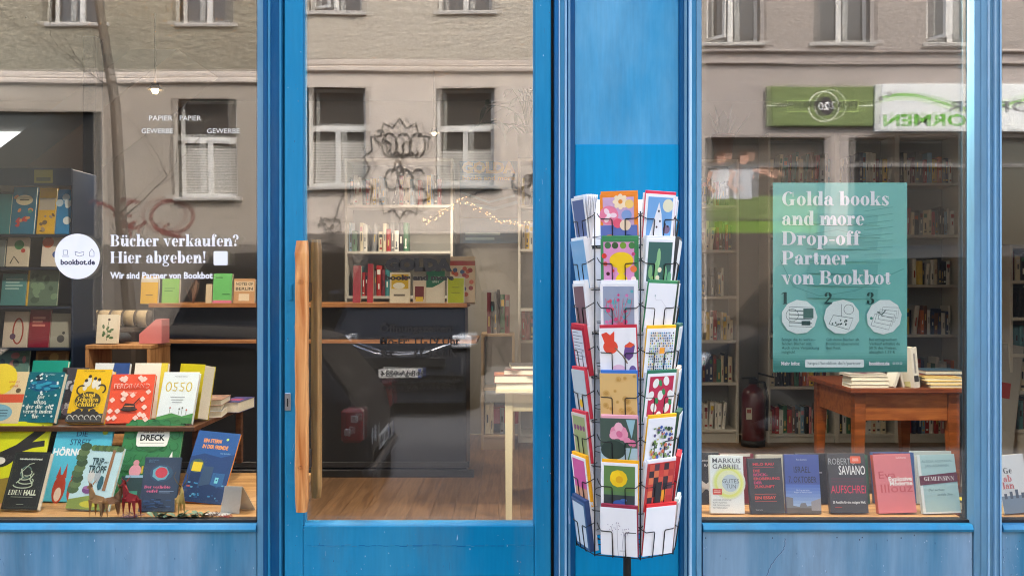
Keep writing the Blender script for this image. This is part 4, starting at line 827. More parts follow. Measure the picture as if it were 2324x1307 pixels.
# potted plants
LEAF = M((44, 70, 44), .5, var=.3, vscale=12)
def leaf(g, base, d, ln, wd, m, droop=.3, n=5):
    d = Vector(d).normalized(); side = d.cross(Vector((0, 0, 1))); side = side.normalized() if side.length > .05 else Vector((1, 0, 0)); v = []
    for i in range(n + 1):
        t = i / n; c = Vector(base) + d * ln * t + Vector((0, 0, -droop * ln * t * t)); q = wd * math.sin(math.pi * min(1, .08 + t * .92)) * .5
        v += [c - side * q + Vector((0, 0, q * .3)), c, c + side * q + Vector((0, 0, q * .3))]
    g.add(v, [(3 * i + k, 3 * i + 3 + k, 3 * i + 4 + k, 3 * i + 1 + k) for i in range(n) for k in (0, 1)], m, True)
YP = 4.3; px_, pz_ = X(1197, YP), Z(360, YP)
pl = empty('potted_plant', (px_, YP, pz_), label='tall leafy plant with drooping stems on the bookcase behind the door', cat='plant')
g = MB(); g.lathe([(0, 0), (.075, 0), (.095, .19), (.085, .19), (.08, .17), (0, .17)], M((110, 108, 104), .7)); g.build('pot', pl)
g = MB(); st = []; r_ = random.Random(8)
for k, (dx, dz, by) in enumerate(((-.26, .44, 0), (-.34, .28, .05), (-.12, .55, -.03), (-.2, .5, .08), (.1, .5, .02), (.18, .38, -.05), (-.3, .12, -.05), (.0, .6, 0))):
    P_ = [Vector((dx * .15 * (i / 6) + dx * .85 * (i / 6) ** 2, by * i / 6, .16 + dz * math.sin(i / 6 * 1.75))) for i in range(7)]; g.tube(P_, .007, M((70, 84, 58), .6), 5, r1=.003); st.append(P_)
g.build('stem', pl); g = MB()
for P_ in st:
    for q in P_[3:]:
        for _ in range(3): leaf(g, q, (r_.uniform(-1, 1), r_.uniform(-.6, .6), r_.uniform(-.4, .5)), r_.uniform(.08, .15), r_.uniform(.035, .06), LEAF, .4)
g.build('foliage', pl)
YP = 4.36; pl = empty('potted_plant', (X(1641, YP), YP, Z(362, YP)), label='spiky snake plant in a brown pot on the left bookcase of the right window', cat='plant')
g = MB(); g.lathe([(0, 0), (.068, 0), (.095, .2), (.098, .2), (.098, .165), (.088, .165), (0, .16)], M((110, 76, 56), .7, var=.1)); g.build('pot', pl)
g = MB()
for k, (dx, ln, wd) in enumerate(((-.34, .26, .09), (-.16, .32, .1), (.02, .27, .1), (.16, .32, .1), (.62, .30, .08), (-.05, .22, .1), (.3, .22, .09))): leaf(g, (dx * .12, (k % 3 - 1) * .03, .15), (dx, 0, 1), ln, wd, M((52, 72, 58), .5, var=.3, vscale=14, stretch=(1, 1, 3)), .05)
g.build('foliage', pl)
YL = 4.36; g = MB()

# ---- behind the right window: fire extinguisher, wooden table, books on it
YX = 4.1; ex = empty('fire_extinguisher', (X(1709, YX), YX, FLOOR), label='red fire extinguisher on the floor between the white bookcases', cat='fire extinguisher')
k = S(YX); RD = M((84, 10, 15), .3, coat=.4)
g = MB(); g.lathe([(0, 0), (.085, 0), (.09, .01), (.09, .40), (.075, .45), (.035, .475), (.03, .49), (0, .49)], RD, n=20); g.build('tank', ex)
g = MB(); g.lathe([(.0905, 0), (.094, 0), (.094, .05), (.0905, .05)], BLK, n=20); g.build('foot_ring', ex)
g = MB(); g.bbox(-.03, .03, -.02, .02, .49, .53, BLK, .004); g.bbox(-.1, .03, -.012, .012, .56, .575, BLK, .003, Matrix.Rotation(R(14), 4, 'Y')); g.bbox(-.09, .02, -.012, .012, .532, .545, BLK, .003); g.build('handle', ex)
g = MB(); g.tube([(.03, 0, .51), (.09, 0, .5), (.115, 0, .4), (.112, 0, .25), (.11, 0, .12)], .011, BLK, 7); g.build('hose', ex)
g = MB(); s = Sheet(g, (-.075, -.0865, .22), (1, 0, 0), (0, 0, 1), (0, -1, 0)); s.rect(0, 0, .045, .09, (200, 196, 180)); s.rect(.006, .05, .039, .08, (150, 60, 50)); g.build('sticker', ex)
TB = wood((116, 60, 28), (156, 86, 42), 6, (.8, .8, 5), .35, 3, .25); TT = wood((104, 52, 30), (140, 72, 42), 6, (.8, 5, 5), .35, 3, .25)
YD = 1.27; x0, x1 = X(1940, YD), X(2178, YD); td = empty('table', ((x0 + x1) / 2, YD, FLOOR), label='reddish brown wooden table with tapered legs behind the right window', cat='table'); ox, oy, oz = td.location
tz = Z(880, YD) - oz; a, b = x0 - ox, x1 - ox
g = MB(); g.bbox(a - .03, b + .03, -.03, .68, tz - .025, tz, TT, .004); g.build('tabletop', td)
for (x, y, ix, iy) in ((a, 0, 0, 0), (b - .055, 0, 1, 0), (a, .6, 0, 1), (b - .055, .6, 1, 1)):
    g = MB(); v = []
    for z, k_ in ((0, .55), (tz - .17, 1), (tz - .0255, 1)):
        q = .055 * k_; xa = x + (.055 - q) * ix; ya = y + (.055 - q) * iy; v += [(xa, ya, z), (xa + q, ya, z), (xa + q, ya + q, z), (xa, ya + q, z)]
    g.add(v, [(i * 4 + j, i * 4 + (j + 1) % 4, i * 4 + 4 + (j + 1) % 4, i * 4 + 4 + j) for i in (0, 1) for j in range(4)] + [(3, 2, 1, 0), (8, 9, 10, 11)], TB); g.build('leg', td)
TA = wood((146, 78, 36), (182, 108, 54), 6, (.8, 5, 5), .35, 3, .25)
for (p0, p1, q0, q1) in ((a + .0555, b - .0555, .012, .03), (a + .0555, b - .0555, .625, .643), (a + .012, a + .03, .0555, .5995), (b - .03, b - .012, .0555, .5995)): g = MB(); g.bbox(p0, p1, q0, q1, tz - .165, tz - .026, TA, .002); g.build('apron', td)
zt = FLOOR + tz + .0005
s_ = S(YD)
for k_, (c, lb, w_, th, dx) in enumerate((((236, 234, 226), 'white paperback at the bottom of the pile left on the wooden table', 87, .018, 0), ((232, 230, 222), 'white paperback second in the pile left on the wooden table', 86, .02, 2), ((228, 226, 218), 'white paperback third in the pile left on the wooden table', 84, .018, 1), ((206, 196, 190), 'pale paperback with a printed cover on top of the pile on the wooden table', 88, .012, -2))):
    flat_book(X(1973 + dx, YD), YD - .01 + .004 * k_, zt + sum((.018, .02, .018, .012)[:k_]) + .0004 * k_, w_ * s_, .13, th, c, lb, R((0, 1.5, -1, 3)[k_]), 'pile of white paperbacks', None if k_ < 3 else blobs([(120, 90, 100), (60, 60, 70), (170, 120, 120)], 14, 3))
for k_ in range(3): flat_book(X(2150 + (4, 0, -5)[k_], YD), YD - .012 + .01 * k_, zt + k_ * .0165, 88 * s_, .14, .016, (232, 206, 132), ('bottom', 'middle', 'top')[k_] + ' one of three yellow books with red dots on the wooden table', R((0, 1, -4)[k_]), 'three yellow books', blobs([(200, 110, 60), (214, 160, 80)], 10, k_ + 1, (.03, .07)))
for k_, (c, lb) in enumerate((((120, 36, 52), 'wine red book lying behind the yellow books'), ((150, 70, 60), 'brick red book in the pile behind the yellow books'), ((70, 100, 124), 'blue book on top of the pile behind the yellow books'))): flat_book(X(2128 + k_ * 3, YD + .3), YD + .25, zt + k_ * .022, 90 * s_, .17, .021, c, lb, R(2 - 2 * k_), 'books behind the yellow ones')
def lean_book(px, y, z, w_, h, th, c, label, roll, yaw, lean=0, art=None, spine=None):
    e = empty('book', (X(px, y), y, z), (-R(lean), R(roll), R(yaw)), label, 'book'); return book_parts(e, w_, h, th, c, art, spine)
def tall(s, W, H): s.rect(W * .12, H * .15, W * .88, H * .3, (60, 60, 66)); s.rect(W * .3, H * .36, W * .6, H * .85, (150, 150, 156))
e = lean_book(2082, YD, zt, .032, .205, .13, (226, 224, 218), 'tall white book with grey spine lettering standing on the wooden table', -6, 8, 0, tall)
lean_book(2030, YD + .02, zt, .016, .11, .09, (226, 224, 216), 'small white book fanned open on the wooden table', 20, 10); lean_book(2052, YD + .03, zt, .012, .10, .09, (206, 200, 190), 'small grey book leaning left in the fan on the wooden table', -14, 5); lean_book(2065, YD + .03, zt, .012, .10, .09, (186, 180, 130), 'small olive book leaning right in the fan on the wooden table', 15, 5)
# far right: angled bookcase and a lamp-black display board with round holes
bk = bookcase(X(2292, 2.6), X(2440, 2.6), 2.6, Z(556, 2.6), [Z(q, 2.6) for q in (636, 720, 803, 887, 975)], .3, 'white bookcase seen in the window at the far right')
for k_, q in enumerate((636, 720, 803, 887, 975)): row(X(2298, 2.6), X(2380, 2.6), 2.63, Z(q, 2.6), .24, ['navy blue', 'black', 'brown', 'dark red', 'cream', 'white', 'teal'], f'{ORD[k_]} shelf of the far right bookcase', 1, (.15, .2))
g = MB(); g.bbox(0, .3, 0, .02, 0, .95, M((170, 168, 164), .6), .004, Matrix.Rotation(R(-8), 4, 'X') @ Matrix.Rotation(R(10), 4, 'Y')); s = Sheet(g, (0, 0, 0), Matrix.Rotation(R(-8), 3, 'X') @ Matrix.Rotation(R(10), 3, 'Y') @ Vector((1, 0, 0)), Matrix.Rotation(R(-8), 3, 'X') @ Matrix.Rotation(R(10), 3, 'Y') @ Vector((0, 0, 1)), Matrix.Rotation(R(-8), 3, 'X') @ Vector((0, -1, 0)))
for q in (.12, .24, .36, .48): s.disc(.15, q, .035, (24, 24, 26))
s.rect(.06, .6, .24, .7, (170, 60, 60)); tag(g.build('display_board', None, (X(2182, 2.5), 2.5, FLOOR)), 'grey board with a column of black round holes behind the right post', 'board')
# ================================================================== the window displays
OAKB = wood((160, 118, 72), (196, 152, 100), 7, (.5, 5, 5), .5)
g = MB(); g.bbox(X(-190), X(585), .06, .98, SILL - .036, SILL, OAKB, .003); o = g.build('display_board', win_l)
g = MB(); g.bbox(X(1560), X(2208), .06, .52, SILL - .036, SILL, OAKB, .003); g.build('display_board', win_r)
g = MB(); g.bbox(X(2266), X(2640), .06, .52, SILL - .036, SILL, OAKB, .003); g.build('display_board', win_f)
# dark wooden riser table for the back row
YR = .45; zs = Z(968, YR); DW = wood((84, 54, 38), (116, 78, 54), 8, (.5, 5, 5), .45)
rt = empty('display_table', (X(100, YR), YR, SILL), label='low dark wooden table carrying the back row of children\'s books', cat='table'); ox, oy, oz = rt.location
x0, x1 = X(-200, YR) - ox, X(441, YR) - ox
g = MB(); g.bbox(x0, x1, 0, .85, zs - .02 - oz, zs - oz, DW, .002); g.build('tabletop', rt)
for (x, y) in ((x1 - .05, .78), (x1 - .05, .12), (x0 + .02, .12), (x0 + .02, .78)): g = MB(); g.bbox(x, x + .03, y, y + .03, 0, zs - .0205 - oz, DW, .002); g.build('leg', rt)
LEAN = 27
def book(px, y, z, w, h, th, c, label, art=None, lean=LEAN, roll=0., yaw=0., spine=None, group=None):
    s = S(y); e = empty('book', (X(px, y), y, z + th * math.sin(R(lean)) + .0006), (-R(lean), R(roll), R(yaw)), label, 'book', group)
    return book_parts(e, w * s, h * s / math.cos(R(lean)) * (1 + .0), th, c, art, spine)
ZR = zs + .0003
# --- back row
def stars(s, W, H, n, c, seed, r=.006):
    q = random.Random(seed)
    for _ in range(n): s.disc(W * q.uniform(.05, .95), H * q.uniform(.1, .97), r * q.uniform(.3, 1) * W / .16, c, n=6)
def tan(s, W, H): s.disc(W * .35, H * .85, W * .4, (238, 214, 60)); s.rect(0, H * .4, W, H * .56, (214, 88, 60)); s.disc(W * .45, H * .2, W * .36, (130, 180, 200), H * .17); s.text('und so', W * .7, H * .78, H * .05, (196, 60, 50), shear=.3); s.text('glück', W * .72, H * .70, H * .05, (196, 60, 50), shear=.3); s.disc(W * .84, H * .63, W * .06, (90, 80, 60)); [s.rect(W * .2, H * (.24 - .05 * k), W * .7, H * (.255 - .05 * k), (60, 90, 110)) for k in range(3)]
def junge(s, W, H):
    s.disc(W * .5, H * .72, W * .42, (20, 96, 140), H * .12); s.disc(W * .3, H * .88, W * .09, (12, 40, 62)); stars(s, W, H, 40, (220, 236, 240), 2)
    q = random.Random(3)
    for _ in range(10): s.disc(W * q.uniform(.2, .85), H * q.uniform(.64, .8), W * .09, (44, 150, 186), W * .04, 10)
    s.text('Ben Miller', W * .6, H * .93, H * .035, (170, 210, 220))
    for i, (t, k) in enumerate((('Der', .2), ('Junge,', .42), ('der die Welt', .72), ('verschwinden', .8), ('ließ', .22))): s.serif(t, W * .5, H * (.46 - i * .095), H * .075, (226, 236, 232), 'C', W * k)
def schellen(s, W, H):
    s.rect(0, 0, W, H * .16, (70, 72, 74)); s.text('DIE JUNGE AUTORIN', W * .5, H * .95, H * .03, (110, 90, 20)); s.disc(W * .5, H * .45, W * .42, (226, 184, 20), H * .3)
    for k in range(7): s.disc(W * (.2 + .1 * k), H * (.13 + .05 * (k % 2)), W * .10, (52, 52, 54), H * .07, 8)
    for u, v in ((.42, .76), (.58, .72), (.7, .7), (.34, .68)): s.disc(W * u, H * v, W * .07, (226, 224, 214), H * .1, 8); s.disc(W * u, H * (v + .1), W * .05, (60, 50, 40), n=8)
    s.ring(W * .8, H * .62, W * .12, .007, (60, 54, 40), a0=-60, a1=140); s.ring(W * .26, H * .6, W * .12, .007, (60, 54, 40), a0=60, a1=260)
    s.disc(W * .5, H * .4, W * .36, (66, 58, 40), H * .17)
    for i, (t, k) in enumerate((('Sand', .36), ('Schellen', .6), ('Schlüfer', .66))): s.serif(t, W * .5, H * (.47 - i * .09), H * .085, (236, 200, 60), 'C', W * k)
    for k in range(6): s.ring(W * (.1 + .16 * k), H * .08, W * .06, .004, (190, 190, 184), a0=0, a1=250)
def ferdi(s, W, H):
    q = random.Random(5)
    for _ in range(34):
        u, v = W * q.uniform(.06, .94), H * q.uniform(.05, .95)
        if .15 < v / H < .42 and .25 < u / W < .75: continue
        if .66 < v / H < .84: continue
        for k in range(4): s.disc(u + .006 * math.cos(k * 1.57), v + .006 * math.sin(k * 1.57), .0058, (240, 206, 196), n=7)
    s.text('FERDINAND', W * .5, H * .70, H * .10, (250, 214, 200), width=W * .82); s.text('FERDINAND', W * .5 + .0012, H * .70 - .0012, H * .094, (196, 58, 34), width=W * .80, bold=-.008); s.text('und der Stier', W * .5, H * .60, H * .03, (250, 220, 206))
    s.disc(W * .5, H * .27, W * .2, (40, 28, 26), H * .035); s.poly([(W * .34, H * .28), (W * .40, H * .40), (W * .62, H * .38), (W * .66, H * .28)], (52, 34, 30)); s.line([(W * .6, H * .38), (W * .72, H * .5)], .004, (40, 28, 26)); s.disc(W * .5, H * .335, W * .12, (214, 120, 70), H * .012)
def osso(s, W, H):
    s.poly([(0, 0), (W, 0), (W, H * .2), (W * .7, H * .14), (W * .4, H * .2), (0, H * .12)], (72, 140, 72)); s.poly([(0, 0), (W, 0), (W, H * .1), (W * .5, H * .13), (0, H * .05)], (52, 116, 60)); s.text('MICHELE SERRA', W * .5, H * .9, H * .024, (130, 140, 146))
    for k in range(4): s.ring(W * (.2 + .19 * k), H * .71, W * .072, .0045, (206, 184, 40), rv=H * .085) if k in (0, 3) else s.line([(W * (.26 + .19 * k), H * .79), (W * (.15 + .19 * k), H * .78), (W * (.16 + .19 * k), H * .72), (W * (.25 + .19 * k), H * .69), (W * (.22 + .19 * k), H * .63), (W * (.13 + .19 * k), H * .64)], .0045, (206, 184, 40))
    for k in range(3): s.rect(W * (.3 + .03 * k), H * (.5 - .05 * k), W * (.7 - .03 * k), H * (.512 - .05 * k), (150, 156, 160))
    for u, v, c in ((.34, .3, (190, 60, 50)), (.6, .28, (90, 80, 76)), (.68, .3, (80, 76, 70)), (.8, .26, (196, 80, 60))): s.disc(W * u, H * v, W * .024, c, n=7); s.rect(W * u - .0008, H * .17, W * u + .0008, H * v, (70, 90, 60))
ROWG = 'back row of children\'s books'
B = [(-8, 97, 113, .02, (226, 206, 164), 'cream book with an orange band cut by the left picture edge', tan, 0), (80, 86, 110, .03, (14, 104, 122), 'teal book titled Der Junge, der die Welt verschwinden ließ', junge, -4), (188, 86, 115, .035, (236, 190, 24), 'yellow and black book with an ornate yellow title on the back row', schellen, -5), (288, 98, 107, .022, (226, 78, 40), 'orange red book titled FERDINAND', ferdi, 3), (393, 84, 112, .02, (222, 232, 236), 'white book titled OSSO with a green meadow', osso, -3)]
for (px, w_, h_, th, c, lb, art, yw) in B: book(px, YR + .03, ZR, w_, h_, th, c, lb, art, 25, 0, yw)
for (px, w_, h_, th, c, lb, y, art) in ((96, 82, 128, .02, (20, 150, 134), 'green teal box book peeping above the Junge book', .66, None), (156, 60, 112, .02, (70, 66, 76), 'dark flower patterned book between the teal and yellow books', .66, blobs([(190, 190, 200), (110, 100, 120)], 22, 4)), (240, 80, 122, .02, (222, 228, 232), 'white and blue book peeping above the yellow book', .66, lambda s, W, H: (s.poly([(W * .5, H * .7), (W, H * .8), (W, H), (W * .55, H)], (34, 72, 140)), s.rect(0, H * .3, W, H * .5, (60, 80, 120)))), (330, 76, 122, .02, (236, 232, 220), 'white book with a yellow edge behind FERDINAND', .66, lambda s, W, H: s.rect(W * .8, 0, W, H, (226, 206, 60)))):
    book(px, y, ZR, w_, h_, th, c, lb, art, 18)
e = book(420, .60, ZR, 72, 121, .07, (222, 208, 34), 'bright yellow book standing behind OSSO', lambda s, W, H: s.rect(W * .1, H * .1, W * .9, H * .3, (190, 170, 40)), 12, 0, -24, (214, 196, 40))
yk = .85; zk = ZR
for k_, (px, c, lb, w_, tn) in enumerate(((488, (236, 232, 224), 'white book at the bottom of the pile right of OSSO', 48, 8), (486, (120, 130, 140), 'grey blue book on the pile right of OSSO', 50, 12), (488, (150, 112, 96), 'brown pictured book on top of the pile right of OSSO', 48, 5))): flat_book(X(px, .8), .74, zk + k_ * .0262, w_ * S(.8), .2, .026, c, lb, R(tn), 'pile right of OSSO', blobs([(80, 90, 110), (190, 160, 130)], 8, k_) if k_ == 2 else None)
flat_book(X(520, .9), .9, zk, 46 * S(.9), .22, .05, (54, 52, 110), 'violet blue book at the right end of the dark wooden table', R(-4), None, lambda s, W, H: s.rect(W * .2, H * .3, W * .8, H * .6, (150, 50, 90)))
# --- middle row
YM = .33
def streit(s, W, H):
    s.text('DIE', W * .46, H * .86, H * .07, (20, 70, 110), bold=.01); s.text('STREIT', W * .46, H * .74, H * .08, (20, 70, 110), width=W * .36, bold=.01); s.text('HÖRNCHEN', W * .42, H * .60, H * .09, (236, 244, 248), width=W * .8, bold=.04); s.disc(W * .86, H * .92, W * .05, (170, 196, 60)); s.text('Rachel Bright', W * .5, H * .955, H * .022, (200, 230, 240))
    for u in (.26, .52, .78):                                     # plain rust coloured tufts
        s.disc(W * u, H * .16, W * .11, (176, 62, 36), H * .19, 14); s.disc(W * u, H * .09, W * .06, (226, 206, 190), H * .09); s.poly([(W * (u - .09), H * .3), (W * (u - .05), H * .46), (W * (u - .01), H * .32)], (176, 62, 36)); s.poly([(W * (u + .01), H * .32), (W * (u + .06), H * .5), (W * (u + .09), H * .3)], (176, 62, 36))
def dreck(s, W, H):
    for k in range(5):
        for j in range(7): s.ring(W * (.12 + .19 * k), H * (.1 + .14 * j), W * .07, .004, (30, 98, 52), a0=j * 40, a1=j * 40 + 260)
    s.rect(0, H * .36, W, H * .44, (36, 104, 60)); s.disc(W * .5, H * .78, W * .29, (34, 100, 54), H * .19, 8); s.poly([(W * .24, H * .68), (W * .27, H * .66), (W * .73, H * .66), (W * .76, H * .68), (W * .78, H * .78), (W * .76, H * .88), (W * .73, H * .91), (W * .27, H * .91), (W * .24, H * .88), (W * .22, H * .78)], (240, 242, 236))
    s.text('Das Buch vom', W * .5, H * .83, H * .035, (40, 50, 44), width=W * .34, bold=.02); s.text('DRECK', W * .5, H * .735, H * .07, (30, 36, 34), width=W * .42, bold=.04); s.rect(W * .3, H * .7, W * .7, H * .706, (120, 130, 120))
    s.rect(W * .1, H * .02, W * .9, H * .3, (40, 70, 76)); s.disc(W * .3, H * .36, W * .1, (226, 160, 176), H * .08); s.disc(W * .3, H * .46, W * .05, (214, 150, 160)); s.rect(W * .16, H * .28, W * .56, H * .31, (150, 190, 220)); s.poly([(W * .8, H * .46), (W * .9, H * .46), (W * .87, H * .6)], (236, 238, 230))
    for u in (.4, .48, .55): s.rect(W * u, H * .33, W * (u + .03), H * .42, (210, 180, 60))
    s.disc(W * .55, H * .17, W * .08, (30, 34, 40)); s.ring(W * .55, H * .17, W * .07, .003, (190, 170, 90)); s.serif('N', W * .55, H * .14, H * .05, (210, 190, 110), 'C'); s.rect(W * .6, H * .04, W * .8, H * .14, (206, 130, 150)); s.rect(W * .1, H * .05, W * .4, H * .12, (60, 150, 130))
def stern(s, W, H):
    s.poly([(0, H * .62), (W * .3, H * .68), (W * .7, H * .64), (W, H * .7), (W, 0), (0, 0)], (24, 62, 116)); s.text('EIN STERN', W * .40, H * .84, H * .05, (236, 158, 90), width=W * .42, bold=.04); s.text('IN DER FREMDE', W * .50, H * .755, H * .05, (236, 158, 90), width=W * .6, bold=.04); s.text('Kai Schäfer', W * .78, H * .69, H * .022, (150, 190, 220))
    s.disc(W * .74, H * .9, W * .03, (190, 226, 120)); s.disc(W * .2, H * .5, W * .16, (70, 100, 90)); s.rect(W * .1, H * .42, W * .32, H * .55, (226, 200, 40)); s.rect(W * .1, H * .2, W * .34, H * .4, (16, 46, 90)); s.rect(W * .36, H * .2, W * .6, H * .5, (50, 78, 110)); s.rect(W * .62, H * .24, W * .9, H * .42, (40, 96, 150)); s.rect(W * .7, H * .28, W * .78, H * .36, (120, 206, 220)); s.poly([(0, 0), (W, 0), (W, H * .2), (W * .6, H * .26), (0, H * .16)], (16, 50, 96))
    q = random.Random(4)
    for _ in range(26): u, v = W * q.uniform(.03, .9), H * q.uniform(.03, .4); s.rect(u, v, u + W * q.uniform(.02, .08), v + H * .02, q.choice([(52, 130, 180), (90, 160, 200), (30, 80, 130), (190, 90, 90)]))
def yellow_dark(s, W, H):
    s.line([(W * .2, H * .55), (W * .5, H * .66), (W * .72, H * .8), (W * .9, H * .92)], .035, (38, 38, 40)); s.line([(W * .45, H * .62), (W * .75, H * .7), (W * .95, H * .72)], .026, (38, 38, 40)); s.disc(W * .3, H * .52, W * .22, (38, 38, 40), H * .09, rot=25); s.disc(W * .24, H * .5, W * .09, (226, 224, 214), H * .045); s.poly([(0, 0), (W, 0), (W, H * .2), (W * .5, H * .3), (0, H * .24)], (150, 130, 50))
book(12, YM, SILL, 132, 170, .012, (216, 222, 34), 'bright yellow picture book with black curved shapes at the left edge', yellow_dark)
book(158, YM, SILL, 132, 160, .012, (84, 190, 218), 'sky blue picture book titled DIE STREITHÖRNCHEN', streit, LEAN, 1)
book(322, YM, SILL, 138, 174, .014, (44, 122, 66), 'green picture book titled Das Buch vom DRECK', dreck)
book(452, YM - .02, SILL, 104, 148, .012, (32, 84, 150), 'dark blue picture book titled EIN STERN IN DER FREMDE', stern, 30, 4, -8, (236, 140, 30))
# --- front row
YF = .17
def eden(s, W, H):
    s.rect(W * .04, H * .03, W * .96, H * .97, (60, 66, 60)); s.rect(W * .055, H * .04, W * .945, H * .96, (34, 38, 38)); s.rect(W * .2, H * .86, W * .8, H * .875, (200, 206, 190)); s.text('DIE VERLORENE HALLE', W * .5, H * .855, H * .028, (216, 220, 206), bold=.02)
    c = (190, 204, 176)
    for k in range(4): s.ring(W * (.44 + .05 * (k % 2)), H * (.42 + .07 * k), W * (.26 - .045 * k), .004, c, a0=180 + 20 * k, a1=400, rv=H * .055)
    s.ring(W * .45, H * .64, W * .14, .005, (90, 120, 110), rv=H * .1, a0=20, a1=320); s.line([(W * .3, H * .62), (W * .5, H * .78), (W * .62, H * .8)], .003, c); s.line([(W * .25, H * .45), (W * .4, H * .55), (W * .3, H * .7)], .005, c); s.line([(W * .7, H * .44), (W * .6, H * .52), (W * .68, H * .62)], .005, c)
    s.serif('EDEN HALL' if False else 'EDEN', W * .1, H * .245, H * .085, (232, 236, 210), 'L', W * .38); s.text('HALL', W * .70, H * .245, H * .085, (232, 236, 210), width=W * .34, bold=.04); s.rect(W * .2, H * .205, W * .8, H * .215, (150, 160, 140)); s.rect(W * .4, H * .08, W * .6, H * .09, (150, 160, 140))
def trip(s, W, H):
    for k in range(9): s.disc(W * (.05 + .02 * (k % 3)), H * (.3 + .085 * k), W * .14, ((74, 100, 62), (96, 120, 76), (58, 82, 54))[k % 3], H * .07, 9)
    for k in range(8): s.disc(W * (.3 + .09 * k), H * .97, W * .09, ((92, 122, 66), (70, 98, 56))[k % 2], H * .05, 9)
    s.poly([(W * .74, H * .3), (W * .82, H * .3), (W * .83, H * .95), (W * .76, H * .95)], (150, 104, 66)); s.poly([(0, 0), (W, 0), (W, H * .12), (W * .5, H * .22), (0, H * .14)], (126, 146, 70)); s.disc(W * .5, H * .08, W * .2, (196, 190, 60), H * .05)
    s.disc(W * .4, H * .3, W * .13, (120, 70, 130), H * .06); s.disc(W * .4, H * .335, W * .12, (160, 110, 160), H * .03); s.disc(W * .66, H * .42, W * .07, (40, 96, 110), H * .12, 7); s.disc(W * .4, H * .52, W * .08, (206, 206, 200), H * .1); s.disc(W * .55, H * .52, W * .07, (170, 180, 184), H * .11)
    s.text('TRIP', W * .47, H * .70, H * .11, (36, 70, 76), width=W * .28, bold=.03); s.text('MIT', W * .68, H * .73, H * .03, (36, 70, 76), bold=.02); s.text('TROPF', W * .50, H * .575, H * .11, (36, 70, 76), width=W * .42, bold=.03)
def teufel(s, W, H):
    s.disc(W * .5, H * .7, W * .32, (50, 84, 110), H * .16); s.disc(W * .48, H * .7, W * .24, (110, 170, 186), H * .14, 7); s.disc(W * .5, H * .71, W * .17, (206, 70, 84), H * .1); s.text('FRIEDERIKE', W * .25, H * .93, H * .025, (90, 130, 160)); s.text('BRÜHL', W * .2, H * .9, H * .025, (90, 130, 160))
    s.serif('Der verliebte', W * .08, H * .42, H * .05, (224, 110, 150), 'L', W * .72); s.serif('Teufel', W * .12, H * .345, H * .05, (224, 110, 150), 'L', W * .34); s.rect(W * .5, H * .36, W * .9, H * .372, (120, 150, 176)); s.rect(W * .5, H * .335, W * .8, H * .345, (120, 150, 176))
    q = random.Random(7)
    for k in range(22): u, v = W * q.uniform(.05, .75), H * q.uniform(.05, .28); s.rect(u, v, u + W * q.uniform(.08, .2), v + H * .018, q.choice([(44, 80, 124), (60, 96, 140), (22, 44, 72)]))
book(42, YF, SILL, 88, 121, .026, (34, 38, 38), 'black book titled EDEN HALL', eden, 25, 0, -6, (190, 190, 180))
book(196, YF + .01, SILL, 101, 132, .018, (190, 222, 226), 'pale blue woodland book titled TRIP MIT TROPF', trip, 27, 2, -6)
book(355, YF - .01, SILL, 82, 115, .014, (46, 66, 92), 'dark blue book titled Der verliebte Teufel', teufel, 22, 1, 3)
